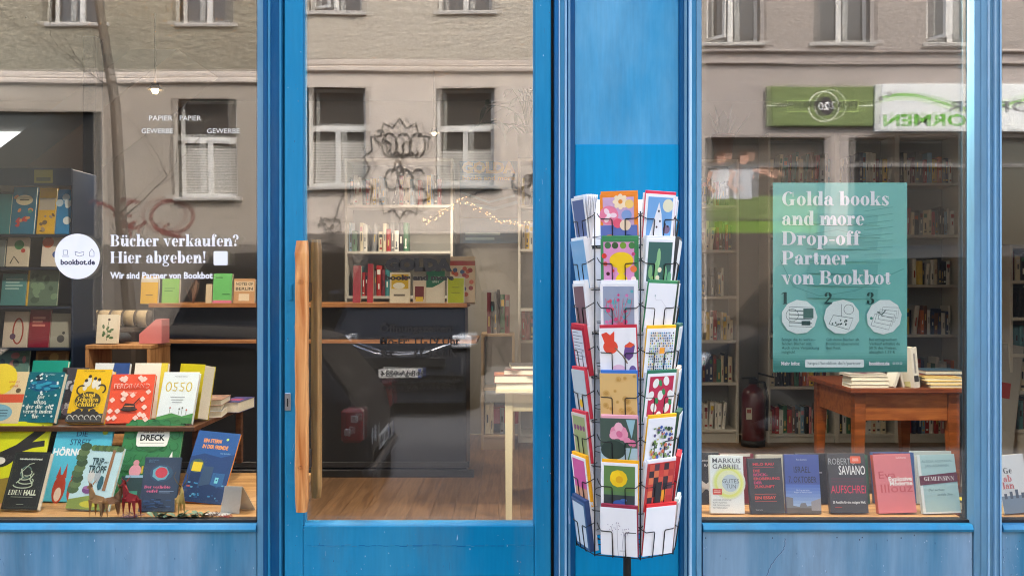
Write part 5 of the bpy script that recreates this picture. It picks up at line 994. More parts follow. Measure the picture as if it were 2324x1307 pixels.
# --- paper animals, card holder, dried plants on the board
def deer(px, y, hgt, c, label, face=1, antlers=False, neckc=None):
    """a folded paper deer, faceted: wedge body, four pointed legs, neck, head and ears"""
    k = hgt; m = M(c, .7, bump=.15, bscale=200); nm = M(neckc, .7) if neckc else m; f = face
    e = empty('paper_deer', (X(px, y), y, SILL + .0005), (0, 0, R(0 if f > 0 else 180)), label, 'paper animal', 'paper deer')
    g = MB()
    B_ = [(-.30, 0, .62), (-.30, .09, .44), (-.30, -.09, .44), (.20, 0, .66), (.20, .10, .42), (.20, -.10, .42)]
    g.add([(x * k, y_ * k, z * k) for x, y_, z in B_], [(0, 3, 4, 1), (0, 2, 5, 3), (1, 4, 5, 2), (0, 1, 2), (3, 5, 4)], m)
    for x in (-.26, .16):
        for sgn in (-1, 1):
            V = [(x - .08, sgn * .095, .5), (x + .09, sgn * .095, .5), (x, sgn * .02, .52), (x - .03 + (.06 if x > 0 else -.05), sgn * .09, 0)]
            g.add([(a * k, b * k, d * k) for a, b, d in V], [(0, 1, 3), (1, 2, 3), (2, 0, 3), (0, 2, 1)], m)
    V = [(.06, 0, .66), (.2, .09, .5), (.2, -.09, .5), (.24, 0, .44), (.26, .035, .86), (.26, -.035, .86), (.36, 0, .82)]
    g.add([(a * k, b * k, d * k) for a, b, d in V], [(0, 1, 4), (0, 5, 2), (1, 3, 6, 4), (2, 5, 6, 3), (0, 4, 5), (4, 6, 5)], nm)
    V = [(.22, .04, .86), (.22, -.04, .86), (.26, 0, .97), (.47, 0, .78), (.34, .04, .80), (.34, -.04, .80)]
    g.add([(a * k, b * k, d * k) for a, b, d in V], [(0, 2, 4), (1, 5, 2), (2, 3, 4), (2, 5, 3), (3, 5, 4), (0, 4, 5, 1)], nm)
    V = [(-.3, 0, .62), (-.42, 0, .52), (-.32, .03, .5), (-.32, -.03, .5)]
    g.add([(a * k, b * k, d * k) for a, b, d in V], [(0, 1, 2), (0, 3, 1), (1, 3, 2)], m); g.build('body', e)
    for sgn in (-1, 1):
        g = MB()
        if antlers: g.tube([(.24 * k, sgn * .03 * k, .93 * k), (.2 * k, sgn * .14 * k, 1.08 * k), (.1 * k, sgn * .2 * k, 1.22 * k), (.06 * k, sgn * .12 * k, 1.36 * k)], .02 * k, M((90, 76, 40), .6), 4, r1=.006 * k); g.build('antler', e)
        else: g.add([(a * k, b * k, d * k) for a, b, d in ((.22, sgn * .03, .93), (.27, sgn * .05, .92), (.18, sgn * .15, 1.06), (.2, sgn * .04, .9))], [(0, 1, 2), (1, 3, 2), (3, 0, 2)], nm); g.build('ear', e)
    return e
d1 = deer(220, .075, .135, (164, 120, 74), 'light brown paper deer standing in front of TRIP MIT TROPF'); d1.rotation_euler.z = R(150)
d2 = deer(254, .088, .12, (120, 84, 56), 'darker brown paper deer just right of the light brown one'); d2.rotation_euler.z = R(35)
d3 = deer(296, .08, .145, (140, 22, 28), 'red paper deer in front of the green DRECK book'); d3.rotation_euler.z = R(145)
d4 = deer(409, .085, .13, (186, 154, 88), 'gold and white paper deer with long antlers right of Der verliebte Teufel', 1, True, (196, 166, 90)); d4.rotation_euler.z = R(-60)
g = MB(); TR = M((206, 204, 198), .35)
g.prism([(-.048, 0, 0), (.03, 0, 0), (.042, 0, .105), (-.03, 0, .105)], (0, .002, 0), TR); g.prism([(-.028, .004, .104), (.043, .004, .104), (.062, .075, 0), (-.01, .075, 0)], (0, .002, 0), TR)
g.box(-.09, .0, -.05, -.001, .0, .002, TR); tag(g.build('card_holder', None, (X(528, .16), .15, SILL + .0006), (R(0), 0, R(-10))), 'small folded frosted card holder at the right end of the left display', 'card holder')
twig('dried_flowers', X(296, .05), .055, SILL, 16, .022, (120, 92, 104), 4, 'dried purple sprig lying under the red paper deer', 'dried flowers', .05, True)
twig('dried_flowers', X(470, .06), .07, SILL, 18, .02, (110, 80, 66), 6, 'brown dried sprig lying left of the card holder', 'dried flowers', .055, True)
twig('dried_flowers', X(516, .05), .06, SILL, 9, .012, (150, 60, 60), 7, 'reddish dried sprig lying below the card holder', 'dried flowers', .035, True)
for px, n, sd, lb in ((378, 5, 1, 'eucalyptus sprig with grey green leaves below Der verliebte Teufel'), (430, 5, 2, 'eucalyptus sprig with grey green leaves beside the gold paper deer')):
    r_ = random.Random(sd); g = MB(); g.tube([(-.06, 0, .004), (0, .005, .008), (.06, 0, .005)], .0014, M((110, 90, 70), .7), 4)
    for k in range(n * 2): leaf(g, (-.055 + .11 * k / (2 * n - 1), 0, .006), (r_.uniform(-1, 1), r_.uniform(-1, .2), r_.uniform(.4, 1)), r_.uniform(.035, .05), r_.uniform(.028, .036), M((136, 160, 132), .6, var=.15), .3, 4)
    tag(g.build('eucalyptus_sprig', None, (X(px, .05), .058, SILL + .001)), lb, 'sprig')

# ---- right window: the row of books
YQ = .13
def gutes(s, W, H):
    for k in range(8): s.disc(W * .55, H * .53, W * (.50 - .022 * k), [(232, 236, 226), (228, 236, 200), (228, 236, 176), (226, 236, 150), (226, 234, 130), (224, 232, 120), (226, 234, 150), (228, 234, 190)][k], n=26)
    s.disc(W * .6, H * .52, W * .25, (190, 206, 216), n=24); s.rect(W * .85, 0, W, 0.001, (200, 200, 200))
    s.text('MARKUS', W * .08, H * .87, H * .08, (90, 96, 104), 'L', width=W * .84, bold=.01); s.text('GABRIEL', W * .08, H * .765, H * .08, (90, 96, 104), 'L', width=W * .84, bold=.01); s.text('GUTES', W * .61, H * .52, H * .07, (84, 92, 100), width=W * .5); s.text('TUN', W * .61, H * .43, H * .07, (84, 92, 100), width=W * .3)
    s.rect(W * .07, H * .32, W * .34, H * .42, (220, 70, 50)); s.rect(W * .1, H * .38, W * .3, H * .39, (250, 220, 210)); s.rect(W * .1, H * .35, W * .3, H * .36, (250, 220, 210))
    for k, t in enumerate(('WIE DER ETHISCHE', 'KAPITALISMUS', 'DIE DEMOKRATIE', 'RETTEN KANN')): s.text(t, W * .07, H * (.215 - .045 * k), H * .026, (130, 140, 150), 'L')
def rau(s, W, H):
    c = (214, 66, 78); s.text('MILO RAU', W * .15, H * .87, H * .045, c, 'L', width=W * .62, bold=.03); s.rect(W * .15, H * .83, W * .77, H * .836, c)
    for k, (t, q) in enumerate((('DIE', .2), ('RÜCK-', .42), ('EROBERUNG', .76), ('DER', .24), ('ZUKUNFT', .6))): s.text(t, W * .15, H * (.75 - .072 * k), H * .046, (206, 60, 110) if k % 2 else c, 'L', width=W * q, bold=.03)
    s.rect(W * .15, H * .345, W * .78, H * .351, (226, 90, 70)); s.text('EIN ESSAY', W * .15, H * .26, H * .05, (226, 90, 70), 'L', width=W * .62, bold=.03); s.rect(W * .15, H * .215, W * .78, H * .221, (226, 90, 70)); s.text('Verbrecher', W * .15, H * .06, H * .02, (200, 200, 200), 'L')
def israel(s, W, H):
    for k in range(8): s.rect(0, H * (.05 + .055 * k), W, H * (.105 + .055 * k), (170 - 13 * k, 196 - 12 * k, 226 - 5 * k))
    s.poly([(0, 0), (W, 0), (W, H * .2), (W * .85, H * .2), (W * .8, H * .14), (W * .6, H * .12), (W * .55, H * .18), (W * .42, H * .17), (W * .38, H * .11), (W * .2, H * .13), (W * .2, H * .26), (0, H * .28)], (120, 122, 128)); s.rect(0, 0, W, H * .09, (96, 90, 84)); s.poly([(W * .72, H * .05), (W, H * .05), (W, H * .26), (W * .72, H * .2)], (150, 150, 156))
    s.text('Ron Leshem', W * .5, H * .9, H * .025, (200, 214, 236)); s.text('ISRAEL', W * .5, H * .69, H * .105, (24, 30, 52), width=W * .48); s.text('7. OKTOBER', W * .5, H * .52, H * .105, (24, 30, 52), width=W * .8); s.text('Ein Tag und seine', W * .5, H * .38, H * .022, (210, 222, 240)); s.text('Folgen im Nahen Osten', W * .5, H * .345, H * .022, (210, 222, 240))
def saviano(s, W, H):
    s.text('ROBERTO', W * .02, H * .81, H * .105, (170, 172, 176), 'L', width=W * .72, bold=.0); s.text('SAVIANO', W * .98, H * .64, H * .15, (236, 236, 236), 'R', width=W * .7, bold=.01); s.text('AUFSCHREI', W * .5, H * .33, H * .13, (226, 46, 92), width=W * .92, bold=.0); s.text('30 Anstöße für eine mutigere Welt', W * .5, H * .16, H * .042, (226, 226, 226), width=W * .86, bold=.02)
    for k in range(4): s.rect(W * .06, H * (.50 + .026 * k), W * .94, H * (.508 + .026 * k), (100, 56, 74))
    s.poly([(W * .6, H * .84), (W * .62, H * .83), (W * .86, H * .83), (W * .88, H * .84), (W * .88, H * .94), (W * .86, H * .95), (W * .62, H * .95), (W * .6, H * .94)], (236, 104, 70)); s.rect(W * .66, H * .90, W * .82, H * .91, (255, 230, 220)); s.rect(W * .66, H * .87, W * .82, H * .88, (255, 230, 220)); s.rect(W * .12, H * .09, W * .3, H * .10, (190, 60, 50))
def illouz(s, W, H):
    s.text('Suhrkamp', W * .74, H * .92, H * .03, (250, 226, 226)); s.text('Eva', W * .1, H * .59, H * .12, (200, 84, 92), 'L', width=W * .45); s.text('Illouz', W * .12, H * .35, H * .14, (206, 90, 96), 'L', width=W * .84); s.text('Explosive', W * .97, H * .54, H * .07, (252, 244, 240), 'R', width=W * .62, bold=.03); s.text('Moderne', W * .97, H * .465, H * .07, (252, 244, 240), 'R', width=W * .6, bold=.03)
def gemein(s, W, H):
    s.rect(0, 0, W * .07, H, (232, 240, 240)); s.rect(0, 0, W, H * .03, (232, 240, 240)); s.text('ALEIDA ASSMANN', W * .5, H * .865, H * .042, (110, 140, 146), width=W * .8); s.text('JAN ASSMANN', W * .5, H * .79, H * .042, (110, 140, 146), width=W * .62); s.poly([(0, H * .48), (W, H * .53), (W, H * .69), (0, H * .64)], (104, 26, 56)); s.serif('GEMEINSINN', W * .52, H * .555, H * .07, (244, 236, 236), 'C', W * .8); s.text('Der sechste,', W * .2, H * .38, H * .04, (90, 120, 126), 'L', shear=.3); s.text('soziale Sinn', W * .42, H * .30, H * .04, (90, 120, 126), 'L', shear=.3)
for (px, w_, h_, th, c, lb, art, rl, yw, sp) in ((1652, 78, 127, .022, (240, 246, 244), 'white book titled GUTES TUN by MARKUS GABRIEL', gutes, 1.5, 3, None), (1743, 78, 121, .02, (50, 54, 60), 'dark grey book titled DIE RÜCKEROBERUNG DER ZUKUNFT', rau, -1, 0, None), (1825, 79, 129, .022, (62, 84, 160), 'blue book titled ISRAEL 7. OKTOBER', israel, .6, 0, None), (1929, 86, 131, .028, (64, 64, 70), 'charcoal book titled AUFSCHREI by ROBERTO SAVIANO', saviano, 0, 0, None), (2038, 86, 129, .03, (226, 128, 134), 'pink book titled Explosive Moderne', illouz, -2, 0, (216, 92, 62)), (2139, 88, 129, .022, (178, 212, 214), 'pale turquoise book titled GEMEINSINN', gemein, -1.2, 3, (226, 238, 238))):
    book(px, YQ, SILL, w_, h_, th, c, lb, art, 12, rl, yw, sp)
YQ2 = .30
for (px, w_, top, th, c, lb, art) in ((1604, 62, 1032, .03, (30, 32, 36), 'black book with a big white M behind the Gutes Tun book', lambda s, W, H: (s.text('Antonia', W * .5, H * .82, H * .05, (220, 220, 220)), s.text('RATH', W * .62, H * .72, H * .05, (220, 220, 220)), s.text('M', W * .5, H * .16, H * .34, (226, 226, 226), width=W * 1.0, bold=.03))), (1676, 76, 1035, .035, (126, 30, 46), 'maroon and white hardback behind the Gutes Tun book', lambda s, W, H: s.rect(0, H * .94, W * .9, H, (222, 216, 206))), (1761, 80, 1037, .03, (206, 204, 190), 'cream hardback between the dark grey and blue books', None), (1850, 76, 1034, .03, (26, 26, 30), 'black hardback behind the ISRAEL book', a_lines((150, 150, 150), 2)), (1936, 78, 1037, .03, (40, 92, 70), 'dark green hardback behind AUFSCHREI', None), (2034, 94, 1032, .034, (46, 92, 158), 'blue hardback with a red band behind Explosive Moderne', lambda s, W, H: s.rect(0, H * .9, W * .9, H * .98, (120, 24, 44))), (2122, 90, 1029, .03, (186, 200, 198), 'pale grey green hardback behind GEMEINSINN', None)):
    h_ = (SILL - EYE) / S(YQ2) * -1 + 653.5 - top; book(px, YQ2, SILL, w_, h_, th, c, lb, art, 9)
flat_book(X(1612, .36), .36, SILL, 44 * S(.36), .14, .03, (226, 222, 212), 'white book lying behind the black M book', 0) if False else None
book(2312, YQ, SILL, 74, 128, .03, (226, 228, 228), 'white book with a blue grey city photo in the far right window', lambda s, W, H: (s.serif('Ge', W * .2, H * .68, H * .1, (70, 76, 84), 'L'), s.serif('Fab', W * .08, H * .54, H * .11, (206, 110, 110), 'L'), s.serif('lan', W * .1, H * .42, H * .11, (206, 110, 110), 'L'), s.rect(0, 0, W, H * .3, (120, 142, 164)), [s.rect(W * (.1 + .2 * k), H * .25, W * (.2 + .2 * k), H * (.34 + .03 * (k % 3)), (70, 84, 104)) for k in range(4)]), 12, -2, 12, (226, 206, 150))
flat_book(X(2168, .34), .2, SILL, .08, .2, .03, (60, 60, 60), 'dark book with a yellow stripe lying by the right post', R(-10), None, lambda s, W, H: s.rect(0, H * .2, W, H * .5, (216, 196, 40)))

# ================================================================== lettering and poster on the glass
def vinyl(name, px, py, y, fn, label, cat, step=.00003, nrm=-1):
    g = MB(); fn(Sheet(g, (X(px, y), y, Z(py, y)), (1, 0, 0), (0, 0, 1), (0, nrm, 0), step, 0)); return tag(g.build(name), label, cat)
WV = M((248, 248, 252), .5); u = 1 / PPM
def f(s):
    s.disc(0, 0, 51.5 * u, WV, n=48); s.text('bookbot.de', 1 * u, -18.5 * u, 11.5 * u, (34, 36, 66), width=78 * u, bold=.035)
    for k, du in enumerate((-27, 5, 33)):                         # three tiny line drawings
        c = (60, 66, 110)
        if k == 0: s.ring(du * u, 9 * u, 7 * u, 1.1 * u, c, 4, 45, 405); s.line([((du - 8) * u, 0), ((du + 8) * u, 0)], 1.1 * u, c)
        if k == 1: s.line([((du - 10) * u, 11 * u), (du * u, 8 * u), ((du + 10) * u, 11 * u), ((du + 9) * u, 3 * u), (du * u, 0), ((du - 9) * u, 3 * u), ((du - 10) * u, 11 * u)], 1.1 * u, c)
        if k == 2: s.line([((du - 5) * u, 0), ((du - 5) * u, 10 * u), (du * u, 17 * u), ((du + 5) * u, 10 * u), ((du + 5) * u, 0), ((du - 5) * u, 0)], 1.1 * u, c)
vinyl('round_sticker', 175.5, 582, .003, f, 'white round sticker reading bookbot.de on the left window', 'sticker')
def f(s):
    s.serif('Bücher verkaufen?', 0, 0, 26 * u, WV, 'L', 293 * u); s.serif('Hier abgeben!', 0, -38 * u, 26 * u, WV, 'L', 219 * u)
vinyl('window_lettering', 250, 559, .003, f, 'white lettering asking Bücher verkaufen? on the left window', 'lettering')
def f(s): s.text('Wir sind Partner von Bookbot', 0, -73 * u, 14 * u, WV, 'L', width=233 * u, bold=.035)
vinyl('window_lettering', 250, 559, .003, f, 'smaller white line Wir sind Partner von Bookbot on the left window', 'lettering')
g = MB(); q = 16 * u; b = 3 * u; n_ = []
for cx, cz, a0 in ((q - b, q - b, 0), (-q + b, q - b, 90), (-q + b, -q + b, 180), (q - b, -q + b, 270)): n_ += [(cx + b * math.cos(R(a0 + k * 30)), 0, cz + b * math.sin(R(a0 + k * 30))) for k in range(4)]
g.prism(n_, (0, .0003, 0), WV); tag(g.build('square_sticker', None, (X(500), .003, Z(586))), 'blank white square sticker beside the lettering on the left window', 'sticker')
GV = M((226, 226, 222), .6)
def f(s):
    s.text('PAPIER', 0, 0, 11 * u, GV, 'L', width=54 * u, bold=.01); s.text('PAPIER', 70 * u, 0, 11 * u, GV, 'L', width=48 * u, bold=0)
vinyl('window_lettering', 338, 274, .003, f, 'small grey word PAPIER written twice high on the left window', 'lettering')
def f(s): s.text('GEWERBE', -17 * u, -29 * u, 11 * u, GV, 'L', width=72 * u, bold=.01); s.text('GEWERBE', 132 * u, -29 * u, 11 * u, GV, 'L', width=74 * u)
vinyl('window_lettering', 338, 274, .003, f, 'small grey word GEWERBE written twice high on the left window', 'lettering')
DV = M((16, 16, 18), .5)
def f(s): s.text('GOLDA', 0, 0, 24 * u, DV, 'C', width=152 * u, bold=.09); s.text('books and more', 2 * u, -22 * u, 10.5 * u, DV, 'C', width=156 * u, bold=.06)
vinyl('door_lettering', 950, 613, -.014, f, 'black lettering GOLDA books and more on the door glass', 'lettering')
def f(s): s.text('Öffnungszeiten:', -88 * u, -140 * u, 17 * u, DV, 'L', width=168 * u, bold=.02); s.text('Mo-Fr: 11-19 Uhr', -88 * u, -169 * u, 17 * u, DV, 'L', width=182 * u, bold=.02); s.text('Sa:', -88 * u, -198 * u, 17 * u, DV, 'L', width=34 * u, bold=.02); s.text('11-16 Uhr', -10 * u, -198 * u, 17 * u, DV, 'L', width=104 * u, bold=.02)
vinyl('door_lettering', 950, 613, -.008, f, 'black opening hours Mo-Fr 11-19 Uhr on the door glass', 'lettering')
def f(s): s.text('www.goldabooks.de', 2 * u, -239 * u, 10.5 * u, DV, 'C', width=156 * u); s.text('kontakt@goldabooks.de', 2 * u, -255 * u, 10.5 * u, DV, 'C', width=180 * u); s.text('+49(0)176 235 113 72', 2 * u, -272 * u, 10 * u, DV, 'C', width=168 * u)
vinyl('door_lettering', 950, 613, -.006, f, 'small black web, mail and phone lines on the door glass', 'lettering')
# poster taped inside the right window
YO = .066; s_ = S(YO); x0, x1 = X(1754, YO), X(2058, YO); z0, z1 = Z(844, YO), Z(415, YO); W_, H_ = x1 - x0, z1 - z0
g = MB(); PM = M((118, 194, 185), .5); n = 14
V = []                                                          # slightly curled sheet
for i in range(n + 1):
    for j in (0, 1): V.append((W_ * i / n, .004 * math.sin(i / n * 5) * .4, H_ * j))
g.add([(a, b - .0012, c) for a, b, c in V] + [(a, b, c) for a, b, c in V], [(2 * i, 2 * i + 2, 2 * i + 3, 2 * i + 1) for i in range(n)] + [(2 * n + 2 + 2 * i, 2 * n + 2 + 2 * i + 1, 2 * n + 2 + 2 * i + 3, 2 * n + 2 + 2 * i + 2) for i in range(n)], PM)
s = Sheet(g, (0, -.0032, 0), (1, 0, 0), (0, 0, 1), (0, -1, 0), .00003, 0); v = lambda px: (px - 1754) * s_; t = lambda py: (844 - py) * s_
LN = (76, 150, 141)
for k in range(7): s.poly([(v(1830 + 6 * (k % 3)), t(508 + 28 * k)), (v(1990 + 9 * (k % 2)), t(512 + 28 * k)), (v(1992 + 9 * (k % 2)), t(488 + 28 * k)), (v(1832 + 6 * (k % 3)), t(484 + 28 * k))], (112, 186, 178) if k % 2 else (106, 180, 172)) ; s.line([(v(1830), t(508 + 28 * k)), (v(1996), t(512 + 28 * k))], .002, LN)
s.line([(v(1770), t(590)), (v(1800), t(650)), (v(1860), t(672)), (v(1940), t(660)), (v(2050), t(610))], .0022, LN); s.line([(v(1850), t(530)), (v(1900), t(522)), (v(1960), t(535))], .0022, LN)
for k in range(8): s.line([(v(1960), t(480 + 14 * k)), (v(2026), t(470 + 15 * k))], .0016, LN)
s.rect(0, 0, W_, t(838), (40, 128, 116)) if False else None
for k in range(6): s.rect(0, 0, W_, t(800 + 6 * k), (114 - 12 * k, 188 - 11 * k, 178 - 11 * k))
for k, (tx, wd) in enumerate((('Golda books', 245), ('and more', 188), ('Drop-off', 178), ('Partner', 153), ('von Bookbot', 249))): s.serif(tx, v(1773), t(467 + 44.6 * k), 31 * s_, WV, 'L', wd * s_)
DG = (22, 72, 66)
for k, cx in enumerate((1813, 1909, 2005)):
    s.disc(v(cx), t(719), 41 * s_, (236, 246, 242), 39 * s_, 11, rot=k * 20)
    s.serif('123'[k], v(cx - 41), t(690), 27 * s_, DG, 'L')
    q = random.Random(k + 5)
    if k == 0:
        for j in range(5): s.line([(v(1790), t(740 - 9 * j)), (v(1842), t(742 - 9 * j)), (v(1842), t(734 - 9 * j)), (v(1790), t(732 - 9 * j)), (v(1790), t(740 - 9 * j))], .0016, DG)
        s.rect(v(1818), t(738), v(1838), t(728), DG); s.ring(v(1797), t(715), 14 * s_, .0016, DG); s.rect(v(1822), t(722), v(1845), t(700), (60, 110, 100))
    elif k == 1:
        s.line([(v(1880), t(735)), (v(1890), t(715)), (v(1935), t(722)), (v(1925), t(748)), (v(1880), t(735))], .002, DG); [s.disc(v(q.uniform(1888, 1926)), t(q.uniform(722, 740)), 2 * s_, DG, n=6) for _ in range(12)]; s.ring(v(1925), t(702), 11 * s_, .0016, DG); s.line([(v(1908), t(690)), (v(1908), t(718))], .0016, DG)
    else:
        for j in range(4): s.line([(v(1975 + 8 * j), t(738 - 7 * j)), (v(2015 + 7 * j), t(748 - 9 * j)), (v(2024 + 5 * j), t(722 - 8 * j)), (v(1984 + 6 * j), t(712 - 5 * j)), (v(1975 + 8 * j), t(738 - 7 * j))], .0014, DG)
        s.line([(v(1990), t(708)), (v(2000), t(714)), (v(2008), t(704))], .004, DG); s.disc(v(1976), t(722), 3.5 * s_, (60, 150, 130), n=8)
for k, (cx, L) in enumerate(((1773, ('Bringe die zu verkau-', 'fenden Bücher mit.', 'Auch ohne Verpackung', 'möglich!')), (1874, ('Gib deine Bücher ab.', 'Bookbot übernimmt', 'den Rest.')), (1971, ('Bei erfolgreichem', 'Verkauf erhältst du', '50 % des Preises,', 'abzüglich 1,19 €')))):
    for j, tx in enumerate(L): s.text(tx, v(cx), t(773 + 9.4 * j), 6.2 * s_, (44, 104, 96), 'L', bold=.01)
s.poly([(v(1826), t(832)), (v(1829), t(833)), (v(1956), t(833)), (v(1959), t(832)), (v(1959), t(817)), (v(1956), t(815)), (v(1829), t(815)), (v(1826), t(817))], (238, 246, 244)); s.text('https://bookbot.de/c/partner', v(1892), t(827), 7 * s_, (40, 90, 84), 'C', width=120 * s_); s.text('Mehr Infos:', v(1772), t(828), 8 * s_, WV, 'L', width=42 * s_, bold=.03); s.text('bookbot.de', v(1971), t(828), 8 * s_, WV, 'L', width=46 * s_, bold=.04)
for k in range(3): s.ring(v(2027 + 8 * k), t(824), 2.6 * s_, .0016, WV, 6)
tag(g.build('poster', None, (x0, YO, z0)), 'green poster about handing in books taped inside the right window', 'poster')
# ================================================================== the revolving card rack on the pavement
WIRE = M((24, 24, 26), .35, .3)
RKX, RKY = .389, -.32; RKR = .159; TILT = 7.5
cr = empty('card_rack', (RKX, RKY, 0), label='black wire revolving rack full of greeting cards in front of the blue panel', cat='card rack')
g = MB(); g.tube([(0, 0, .012), (0, 0, 1.98)], .0135, BLK, 12); g.build('pole', cr)
g = MB(); g.lathe([(.0, .82), (.019, .82), (.019, .838), (.0, .838)], M((214, 212, 206), .5), n=14); g.build('collar', cr)
g = MB(); g.lathe([(0, 0), (.24, 0), (.24, .01), (.05, .016), (.016, .03)], BLK, n=28); g.build('base', cr)
CH, CWD = .166, .119
ZT = [Z(437 + 101.6 * k, -.49) for k in range(8)]; ZB = [z - CH * math.cos(R(TILT)) for z in ZT]
PH = [-16, 31, 77, 123, 168, -147, -113, -73]; PM_ = [(PH[k] + (PH[(k + 1) % 8] - PH[k]) % 360 / 2) for k in range(8)]
def rp(r, ph, z): return (r * math.sin(R(ph)), -r * math.cos(R(ph)), z)
RP = .171
g = MB()
for ph in PM_: g.tube([rp(RP, ph, ZB[7] - .008), rp(RP, ph, ZT[0] - .06)], .0022, WIRE, 6)
for k in range(8): g.tube([rp(RP, ph, ZB[k] - .004) for ph in PM_], .0017, WIRE, 5, closed=True); g.tube([rp(RP - .05, ph, ZB[k] + .03) for ph in PM_], .0014, WIRE, 5, closed=True)
for k in (0, 7):
    for ph in PM_: g.tube([rp(.013, ph, ZB[k] - .004), rp(RP, ph, ZB[k] - .004)], .002, WIRE, 5)
g.build('wire_frame', cr)
def pocket_bm(ph, z):
    T = Matrix.Translation(rp(RKR - .006, ph, z)) @ Matrix.Rotation(R(ph), 4, 'Z') @ Matrix.Rotation(R(TILT), 4, 'X'); g = MB()
    for sg in (-1, 1):
        P_ = [(sg * .074, .02, .098), (sg * .066, .004, .09), (sg * .056, -.008, .083), (sg * .024, -.008, .082), (sg * .021, -.008, .078), (sg * .021, -.0075, .0), (sg * .021, -.006, -.006), (sg * .021, .035, -.008)]
        g.tube([T @ Vector(q) for q in P_], .0017, WIRE, 6)
    return g
def env(g, w_, t, h, c, dx=0., up=0., y=0.): g.bbox(-w_ / 2 + dx, w_ / 2 + dx, y, y + t, 0, h + up, M(c, .6), .0008)
GREY = (150, 152, 160)
RJ = random.Random(31)
def stack(k, col_, cfront, envc, label, art=None, border=None, t=.014, fan=0, front=True):
    ph = PH[col_]; e = empty('card_stack', (RKX + rp(RKR, ph, 0)[0], RKY + rp(RKR, ph, 0)[1], ZB[k] + RJ.uniform(0, .002)), (R(TILT + RJ.uniform(-1.5, 1.5)), R(RJ.uniform(-1.6, 1.6)), R(ph + RJ.uniform(-3, 3))), label, 'greeting cards', 'stacks of greeting cards in the rack')
    g = MB(); c = border or cfront; g.bbox(-CWD / 2, CWD / 2, 0, .0022, 0, CH - .006, M(c, .45, coat=.3), .0004); s = Sheet(g, (-CWD / 2, 0, 0), (1, 0, 0), (0, 0, 1), (0, -1, 0)); H_ = CH - .006
    if border: s.rect(CWD * .08, H_ * .06, CWD * .92, H_ * .94, cfront)
    if art: art(s, CWD, H_)
    g.build('front_card', e); g = MB()
    if fan:
        for q in range(fan):
            T = Matrix.Translation((0, .004, 0)) @ Matrix.Rotation(R(-2.6 * (q + 1)), 4, 'X'); g.bbox(-CWD / 2 - .001, CWD / 2 + .001, 0, .0022, 0, CH, M((238, 238, 240), .6), .0004, T)
    else:
        t *= RJ.uniform(.75, 1.3); env(g, CWD, t * .5, CH, envc, .003, .004, .0025); env(g, CWD, t * .5, CH - .004, (236, 236, 238), .001, 0, .0027 + t * .5)
    g.build('envelope', e); return e
def flower(s, u, v, r, c, c2, n=5):
    for k in range(n): s.disc(u + r * .6 * math.cos(k * 6.283 / n), v + r * .6 * math.sin(k * 6.283 / n), r * .48, c, r * .34, 10, rot=k * 360 / n)
    s.disc(u, v, r * .3, c2)
def c00(s, W, H): s.rect(0, 0, W, H * .38, (96, 116, 186)); s.disc(W * .24, H * .58, W * .26, (238, 130, 160)); flower(s, W * .24, H * .58, W * .2, (250, 220, 230), (250, 240, 240), 3); flower(s, W * .56, H * .85, W * .2, (250, 226, 190), (236, 150, 60), 8); s.disc(W * .8, H * .8, W * .12, (244, 206, 120)); s.disc(W * .72, H * .58, W * .14, (130, 160, 210)); s.disc(W * .48, H * .42, W * .13, (232, 90, 120)); s.disc(W * .68, H * .38, W * .15, (250, 224, 196)); s.disc(W * .26, 0, W * .26, (242, 120, 30), a0=0, a1=180); s.disc(W * .75, 0, W * .25, (28, 52, 104), a0=0, a1=180)
def c10(s, W, H): [s.disc(W * u, H * .87, W * .09, c) for u, c in ((.2, (70, 120, 70)), (.4, (60, 90, 50)), (.62, (120, 160, 50)), (.86, (70, 130, 70)))]; s.disc(W * .57, H * .57, W * .33, (246, 204, 20), H * .17); s.disc(W * .57, H * .38, W * .12, (246, 204, 20)); s.disc(W * .57, H * .14, W * .17, (246, 210, 20), H * .17); [s.disc(W * u, H * v, W * r, c) for u, v, r, c in ((.1, .66, .07, (220, 60, 50)), (.13, .5, .06, (226, 80, 60)), (.2, .3, .05, (80, 30, 40)), (.34, .36, .04, (226, 70, 60)), (.9, .4, .09, (236, 120, 60)), (.9, .2, .07, (250, 220, 210)), (.17, .1, .07, (250, 240, 200)), (.9, .7, .05, (200, 70, 120)), (.88, .08, .07, (250, 224, 210)))]
def c20(s, W, H):
    q = random.Random(6)
    for _ in range(30): s.disc(W * q.uniform(.14, .88), H * q.uniform(.1, .9), W * q.uniform(.025, .07), q.choice([(226, 70, 130), (220, 90, 110), (210, 120, 170), (90, 170, 180)]), n=7)
    for k in range(7): s.line([(W * .5, H * .15), (W * (.2 + .1 * k), H * (.4 + .1 * (k % 3))), (W * (.15 + .12 * k), H * .7)], .0015, (200, 90, 110))
def c30(s, W, H):
    s.disc(W * .3, H * .62, W * .2, (224, 76, 50), H * .14); s.poly([(W * .06, H * .88), (W * .18, H * .62), (W * .4, H * .6), (W * .42, H * .94), (W * .3, H * .86), (W * .2, H * .92)], (226, 70, 46)); s.line([(W * .42, H * .6), (W * .62, H * .44), (W * .74, H * .28)], .004, (130, 110, 80)); s.poly([(W * .64, H * .44), (W * .7, H * .66), (W * .82, H * .70), (W * .96, H * .64), (W * .9, H * .42), (W * .78, H * .34)], (110, 76, 140)); s.poly([(W * .66, H * .62), (W * .82, H * .72), (W * .96, H * .66), (W * .84, H * .60)], (226, 84, 50)); s.disc(W * .5, H * .14, W * .2, (232, 190, 206), H * .12); s.disc(W * .88, H * .12, W * .1, (110, 90, 150), H * .12); s.rect(W * .2, 0, W * .8, H * .04, (190, 180, 216))
